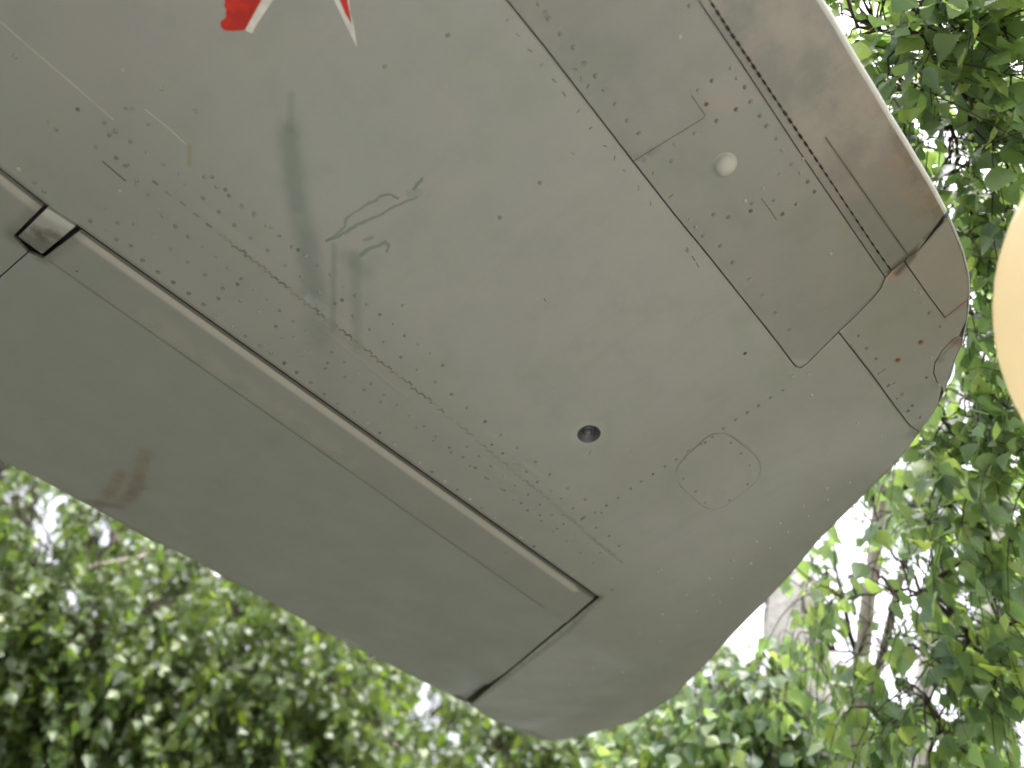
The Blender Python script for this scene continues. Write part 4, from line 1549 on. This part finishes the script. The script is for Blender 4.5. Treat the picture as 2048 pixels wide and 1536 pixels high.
R_ = random.Random(11)
for (x, y, d, r, n) in [
        (1760, 60, 2.0, 0.17, 30), (1880, 30, 2.0, 0.20, 42), (2010, 60, 2.05, 0.20, 42), (1830, 190, 2.1, 0.17, 34), (1950, 190, 2.1, 0.20, 40), (2060, 230, 2.1, 0.20, 34),
        (1900, 330, 2.2, 0.17, 30), (1990, 360, 2.2, 0.19, 34), (1960, 480, 2.2, 0.17, 34), (2060, 480, 2.3, 0.2, 26), (1985, 640, 2.3, 0.17, 34), (1960, 780, 2.3, 0.17, 34), (1900, 860, 2.35, 0.16, 26),
        (2010, 900, 2.35, 0.20, 24), (1840, 930, 2.4, 0.16, 26), (1950, 1010, 2.4, 0.2, 20), (1860, 1050, 2.5, 0.17, 26), (2030, 1080, 2.4, 0.2, 20), (1760, 1060, 2.6, 0.15, 22), (1900, 1200, 2.5, 0.2, 18),
        (2020, 1240, 2.5, 0.22, 20), (1690, 1200, 2.6, 0.18, 34), (1790, 1330, 2.6, 0.16, 26), (1800, 1200, 2.5, 0.16, 24), (1860, 1400, 2.5, 0.16, 22), (1930, 1290, 2.5, 0.16, 18), (1660, 1300, 2.7, 0.14, 16), (1770, 1450, 2.6, 0.16, 20), (1880, 1470, 2.6, 0.2, 26), (1990, 1380, 2.6, 0.2, 18), (1890, 1330, 2.6, 0.18, 20), (1640, 1180, 2.7, 0.14, 16), (1720, -90, 1.95, 0.2, 7), (1900, -110, 2.0, 0.25, 8), (2080, -80, 2.1, 0.3, 8),
        (2180, 500, 2.4, 0.3, 10), (2180, 900, 2.5, 0.3, 12), (2180, 150, 2.3, 0.3, 10), (2150, 1250, 2.5, 0.3, 14)]:
    cl.append((at(x, y, d), (r, r, r * 0.95), int(n * (0.72 if 250 < y < 1120 and x < 2100 else 0.9))))
build_tree('birch_tree', 'young birch with a slim forked brown trunk, leafy branches hanging over the right side', 21, trunk, [0.038, 0.024, 0.022, 0.019, 0.016, 0.011, 0.006], M_BBARK, cl, 0.061,
           extra=[(fork, [0.015, 0.013, 0.011, 0.010, 0.008]), (bdark, [0.010, 0.008, 0.006, 0.004, 0.002]), (rb, [0.012, 0.010, 0.008, 0.006]), (rb2, [0.008, 0.007, 0.005]), (rb3, [0.008, 0.006, 0.004]), (up1, [0.008, 0.007, 0.006, 0.004]), (rb4, [0.007, 0.007, 0.006, 0.005]), (tw1, [0.0035, 0.003, 0.002])])

# 2 broad white birch, lower right
a = at(1690, 1536, 3.7)
trunk = [ground_under(a), a, at(1640, 1380, 3.75), at(1590, 1230, 3.85), at(1535, 1090, 4.0), at(1480, 900, 4.4), at(1420, 700, 5.0)]
cl = []
for (x, y, d, r, n) in [(1480, 1420, 3.1, 0.2, 44), (1390, 1450, 3.2, 0.2, 40), (1570, 1380, 3.1, 0.18, 30), (1560, 1480, 3.1, 0.22, 46), (1450, 1530, 3.2, 0.22, 40), (1650, 1480, 3.2, 0.12, 10), (1650, 1090, 3.3, 0.14, 14),
                        (1760, 950, 3.8, 0.3, 24), (1850, 700, 4.0, 0.35, 24), (1950, 560, 4.0, 0.35, 26), (1960, 300, 4.0, 0.4, 22), (1800, 120, 4.0, 0.4, 22), (1950, 60, 4.0, 0.45, 22), (1620, 1620, 3.2, 0.3, 30), (1400, 1640, 3.3, 0.3, 26), (1740, 1540, 3.3, 0.2, 22), (1300, 1520, 3.5, 0.22, 36)]:
    cl.append((at(x, y, d), (r, r, r), n))
build_tree('birch_tree', 'thick white barked birch trunk just off the lower tip edge of the wing', 22, trunk, [0.165, 0.14, 0.132, 0.122, 0.11, 0.08, 0.05], M_WBARK, cl, 0.062)

# 3 thin pale birch behind
a = at(1838, 1536, 5.6)
trunk = [ground_under(a), a, at(1845, 1390, 5.6), at(1860, 1270, 5.7), at(1880, 1140, 5.8), at(1900, 960, 6.2), at(1900, 700, 6.8)]
cl = []
for (x, y, d, r, n) in [(1900, 1020, 5.6, 0.4, 40), (1990, 1120, 5.6, 0.4, 20), (1780, 980, 5.8, 0.4, 36), (1930, 780, 6.0, 0.6, 60), (2010, 400, 6.2, 0.8, 40), (1850, 200, 6.2, 0.8, 40), (1990, 60, 6.4, 0.9, 40), (1830, 1010, 5.6, 0.3, 26), (2060, 700, 6.0, 0.7, 50)]:
    cl.append((at(x, y, d), (r, r, r), n))
build_tree('birch_tree', 'thin pale birch trunk standing in the bright gap right of the forked brown trunk', 23, trunk, [0.07, 0.06, 0.055, 0.052, 0.045, 0.035, 0.02], M_WBARK, cl, 0.062)

# 4 scarred pale birch, bottom right corner
a = at(1938, 1536, 4.9)
trunk = [ground_under(a), a, at(1950, 1430, 4.9), at(1965, 1330, 5.0), at(1985, 1180, 5.2), at(2010, 980, 5.6)]
cl = []
for (x, y, d, r, n) in [(2000, 1330, 4.4, 0.26, 34), (1900, 1260, 4.5, 0.26, 30), (2040, 1480, 4.3, 0.2, 18), (1900, 1490, 4.4, 0.2, 22), (1800, 1470, 4.4, 0.16, 14), (2020, 1180, 4.6, 0.35, 20), (2100, 1350, 4.4, 0.4, 24), (1960, 1040, 4.9, 0.35, 18)]:
    cl.append((at(x, y, d), (r, r, r), n))
build_tree('birch_tree', 'pale birch with a dark scarred trunk in the bottom right corner', 24, trunk, [0.085, 0.07, 0.066, 0.06, 0.05, 0.03], M_WBARK, cl, 0.062)

# 5 - 7 the birches behind the trailing edge, out of focus
a = at(795, 1536, 6.2)
trunk = [ground_under(a), a, at(752, 1470, 6.3), at(700, 1370, 6.5), at(640, 1200, 7.0), at(600, 1000, 7.6)]
cl = []
for (x, y, d, r, n) in [(560, 1290, 5.0, 0.30, 60), (660, 1380, 5.0, 0.30, 64), (540, 1430, 5.0, 0.36, 78), (720, 1480, 5.2, 0.32, 66), (620, 1520, 5.0, 0.36, 70), (800, 1500, 5.6, 0.28, 36), (470, 1230, 5.2, 0.28, 44), (760, 1400, 5.6, 0.24, 30), (700, 1620, 5.2, 0.4, 40), (500, 1580, 5.2, 0.4, 50)]:
    cl.append((at(x, y, d), (r, r, r), n))
for (x, y, d, r, n) in [(640, 1250, 6.4, 0.4, 60), (760, 1330, 6.6, 0.4, 60), (860, 1440, 6.6, 0.35, 40), (560, 1180, 6.6, 0.4, 50), (700, 1450, 6.8, 0.5, 70), (900, 1540, 6.4, 0.4, 50), (980, 1480, 6.6, 0.3, 26), (520, 1180, 5.6, 0.25, 40), (620, 1240, 5.6, 0.28, 46), (720, 1300, 5.8, 0.28, 46), (790, 1350, 6.0, 0.25, 34), (940, 1410, 6.4, 0.3, 36), (520, 1040, 6.4, 0.5, 46), (680, 1130, 6.4, 0.5, 46), (820, 1240, 6.4, 0.45, 40), (620, 900, 7.0, 0.6, 44), (800, 1020, 7.0, 0.6, 40)]:
    cl.append((at(x, y, d), (r, r, r), n))
build_tree('birch_tree', 'blurred dense birch with a slanting pale trunk below the middle of the aileron', 25, trunk, [0.10, 0.08, 0.075, 0.07, 0.06, 0.03], M_WBARK, cl, 0.064, deep=True)
a = at(180, 1560, 6.0)
trunk = [ground_under(a), a, at(200, 1400, 6.2), at(215, 1250, 6.5), at(240, 1000, 7.0), at(260, 700, 7.8)]
lb = [at(200, 1536, 5.2), at(300, 1465, 5.1), at(400, 1400, 5.0), at(470, 1350, 5.0)]
lb2 = [at(60, 1180, 5.0), at(200, 1130, 4.9), at(300, 1110, 4.9)]
cl = []
for (x, y, d, r, n) in [(40, 1040, 4.6, 0.26, 48), (60, 1160, 4.6, 0.28, 56), (180, 1100, 4.8, 0.26, 40), (180, 1260, 4.6, 0.3, 66), (300, 1210, 4.8, 0.28, 52), (60, 1300, 4.6, 0.32, 68), (330, 1330, 4.8, 0.32, 70), (200, 1400, 4.7, 0.34, 78), (60, 1450, 4.6, 0.34, 76), (350, 1460, 4.8, 0.34, 74), (220, 1530, 4.7, 0.34, 60), (440, 1350, 4.9, 0.28, 50), (-80, 1150, 4.8, 0.45, 60), (-100, 1420, 4.8, 0.45, 56), (0, 950, 5.0, 0.3, 36), (100, 1620, 4.8, 0.4, 46), (380, 1600, 4.9, 0.4, 46)]:
    cl.append((at(x, y, d), (r, r, r), n))
for (x, y, d, r, n) in [(60, 1000, 6.4, 0.4, 46), (20, 1120, 6.4, 0.45, 60), (200, 1150, 6.4, 0.4, 50), (330, 1180, 6.6, 0.4, 60), (430, 1260, 6.4, 0.4, 60), (120, 1300, 6.6, 0.5, 70), (320, 1380, 6.6, 0.5, 70), (60, 1460, 6.6, 0.5, 70), (460, 1420, 6.6, 0.5, 60), (250, 1520, 6.6, 0.5, 60), (480, 1200, 6.0, 0.3, 40), (300, 1060, 5.6, 0.25, 36), (400, 1120, 5.6, 0.25, 40), (220, 1020, 5.8, 0.3, 36), (120, 970, 5.8, 0.3, 36), (60, 820, 6.2, 0.5, 46), (260, 900, 6.4, 0.5, 46), (180, 700, 6.8, 0.6, 44), (400, 760, 7.0, 0.6, 40), (-140, 900, 6.0, 0.6, 46)]:
    cl.append((at(x, y, d), (r, r, r), n))
build_tree('birch_tree', 'blurred bright green birch filling the bottom left corner under the aileron', 26, trunk, [0.10, 0.08, 0.07, 0.06, 0.05, 0.03], M_BBARK, cl, 0.066, deep=True, extra=[(lb, [0.022, 0.02, 0.016, 0.010]), (lb2, [0.014, 0.011, 0.008])])
a = at(420, 1560, 9.0)
trunk = [ground_under(a), a, at(430, 1380, 9.2), at(420, 1150, 9.8), at(400, 900, 10.5)]
cl = []
for i in range(34):
    x = -60 + 1160 * R_.random()
    y = max(960 + x * 0.52, 980) + R_.random() * (560 - x * 0.40)
    cl.append((at(x, min(y, 1620), R_.uniform(8.2, 9.6)), (0.62, 0.62, 0.55), 34))
build_tree('birch_tree', 'wide birch far behind, seen only as soft green through the gaps of the left birches', 28, trunk, [0.13, 0.11, 0.10, 0.08, 0.05], M_WBARK, cl, 0.10, singles=0, deep=True)
a = at(1258, 1560, 5.4)
trunk = [ground_under(a), a, at(1262, 1480, 5.4), at(1262, 1400, 5.5), at(1240, 1250, 5.9), at(1200, 1000, 6.6)]
cl = []
for (x, y, d, r, n) in [(1000, 1500, 4.6, 0.26, 40), (1110, 1520, 4.5, 0.24, 44), (1210, 1500, 4.4, 0.22, 36), (1310, 1480, 4.4, 0.22, 36), (1380, 1440, 4.4, 0.2, 30), (900, 1450, 4.8, 0.24, 26), (1040, 1440, 4.8, 0.2, 24), (1150, 1620, 4.5, 0.35, 36), (960, 1620, 4.6, 0.35, 30), (1080, 1450, 5.2, 0.26, 44), (1180, 1450, 5.2, 0.26, 44), (1290, 1420, 5.2, 0.26, 44), (1400, 1360, 5.2, 0.24, 34), (1470, 1340, 5.4, 0.2, 20)]:
    cl.append((at(x, y, d), (r, r, r), n))
build_tree('birch_tree', 'birch with a peeling pale trunk under the rounded lower corner of the wing tip', 27, trunk, [0.09, 0.075, 0.07, 0.065, 0.05, 0.03], M_WBARK, cl, 0.060, deep=True)

# ------------------------------------------------------------------ undergrowth out of view, added to block low sky behind the trees
rng = random.Random(5)
V_, F_, RN, UVs = [], [], [], []
for i in range(7000):
    an = math.radians(rng.uniform(15, 185))
    dist = rng.uniform(8.0, 12.5)
    hgt = 3.6 * (0.75 + 0.25 * math.sin(an * 9) + 0.15 * math.sin(an * 23 + 1)) * rng.random() ** 0.7
    c = Vector((math.cos(an) * dist, math.sin(an) * dist, hgt))
    sz = rng.uniform(0.18, 0.40)
    d = Vector((rng.gauss(0, 1), rng.gauss(0, 1), -0.6)).normalized()
    y = d.cross(Vector((rng.gauss(0, 1), rng.gauss(0, 1), 1.2))).normalized()
    n = d.cross(y)
    svs, suv, sfs = SHAPES[i % 7]
    b = len(V_)
    V_.extend(tuple(c + (d * v[0] + y * v[1] + n * v[2]) * sz) for v in svs)
    r = rng.random() * 0.6
    for f in sfs:
        F_.append(tuple(b + k for k in f))
        RN.extend([r] * len(f))
        UVs.extend(suv[k] for k in f)
me = bpy.data.meshes.new('undergrowth_screen')
me.from_pydata(V_, [], F_)
ul = me.uv_layers.new(name='UVMap')
ul.data.foreach_set('uv', [c for q in UVs for c in q])
at_ = me.attributes.new('leaf_random', 'FLOAT', 'CORNER')
at_.data.foreach_set('value', RN)
me.materials.append(M_LEAFS2)
me.update()
ug = link(bpy.data.objects.new('undergrowth_screen', me))
ug['kind'] = 'stuff'
ug['label'] = 'low leafy undergrowth out of view, added to block the low sky'
ug['category'] = 'undergrowth_screen'
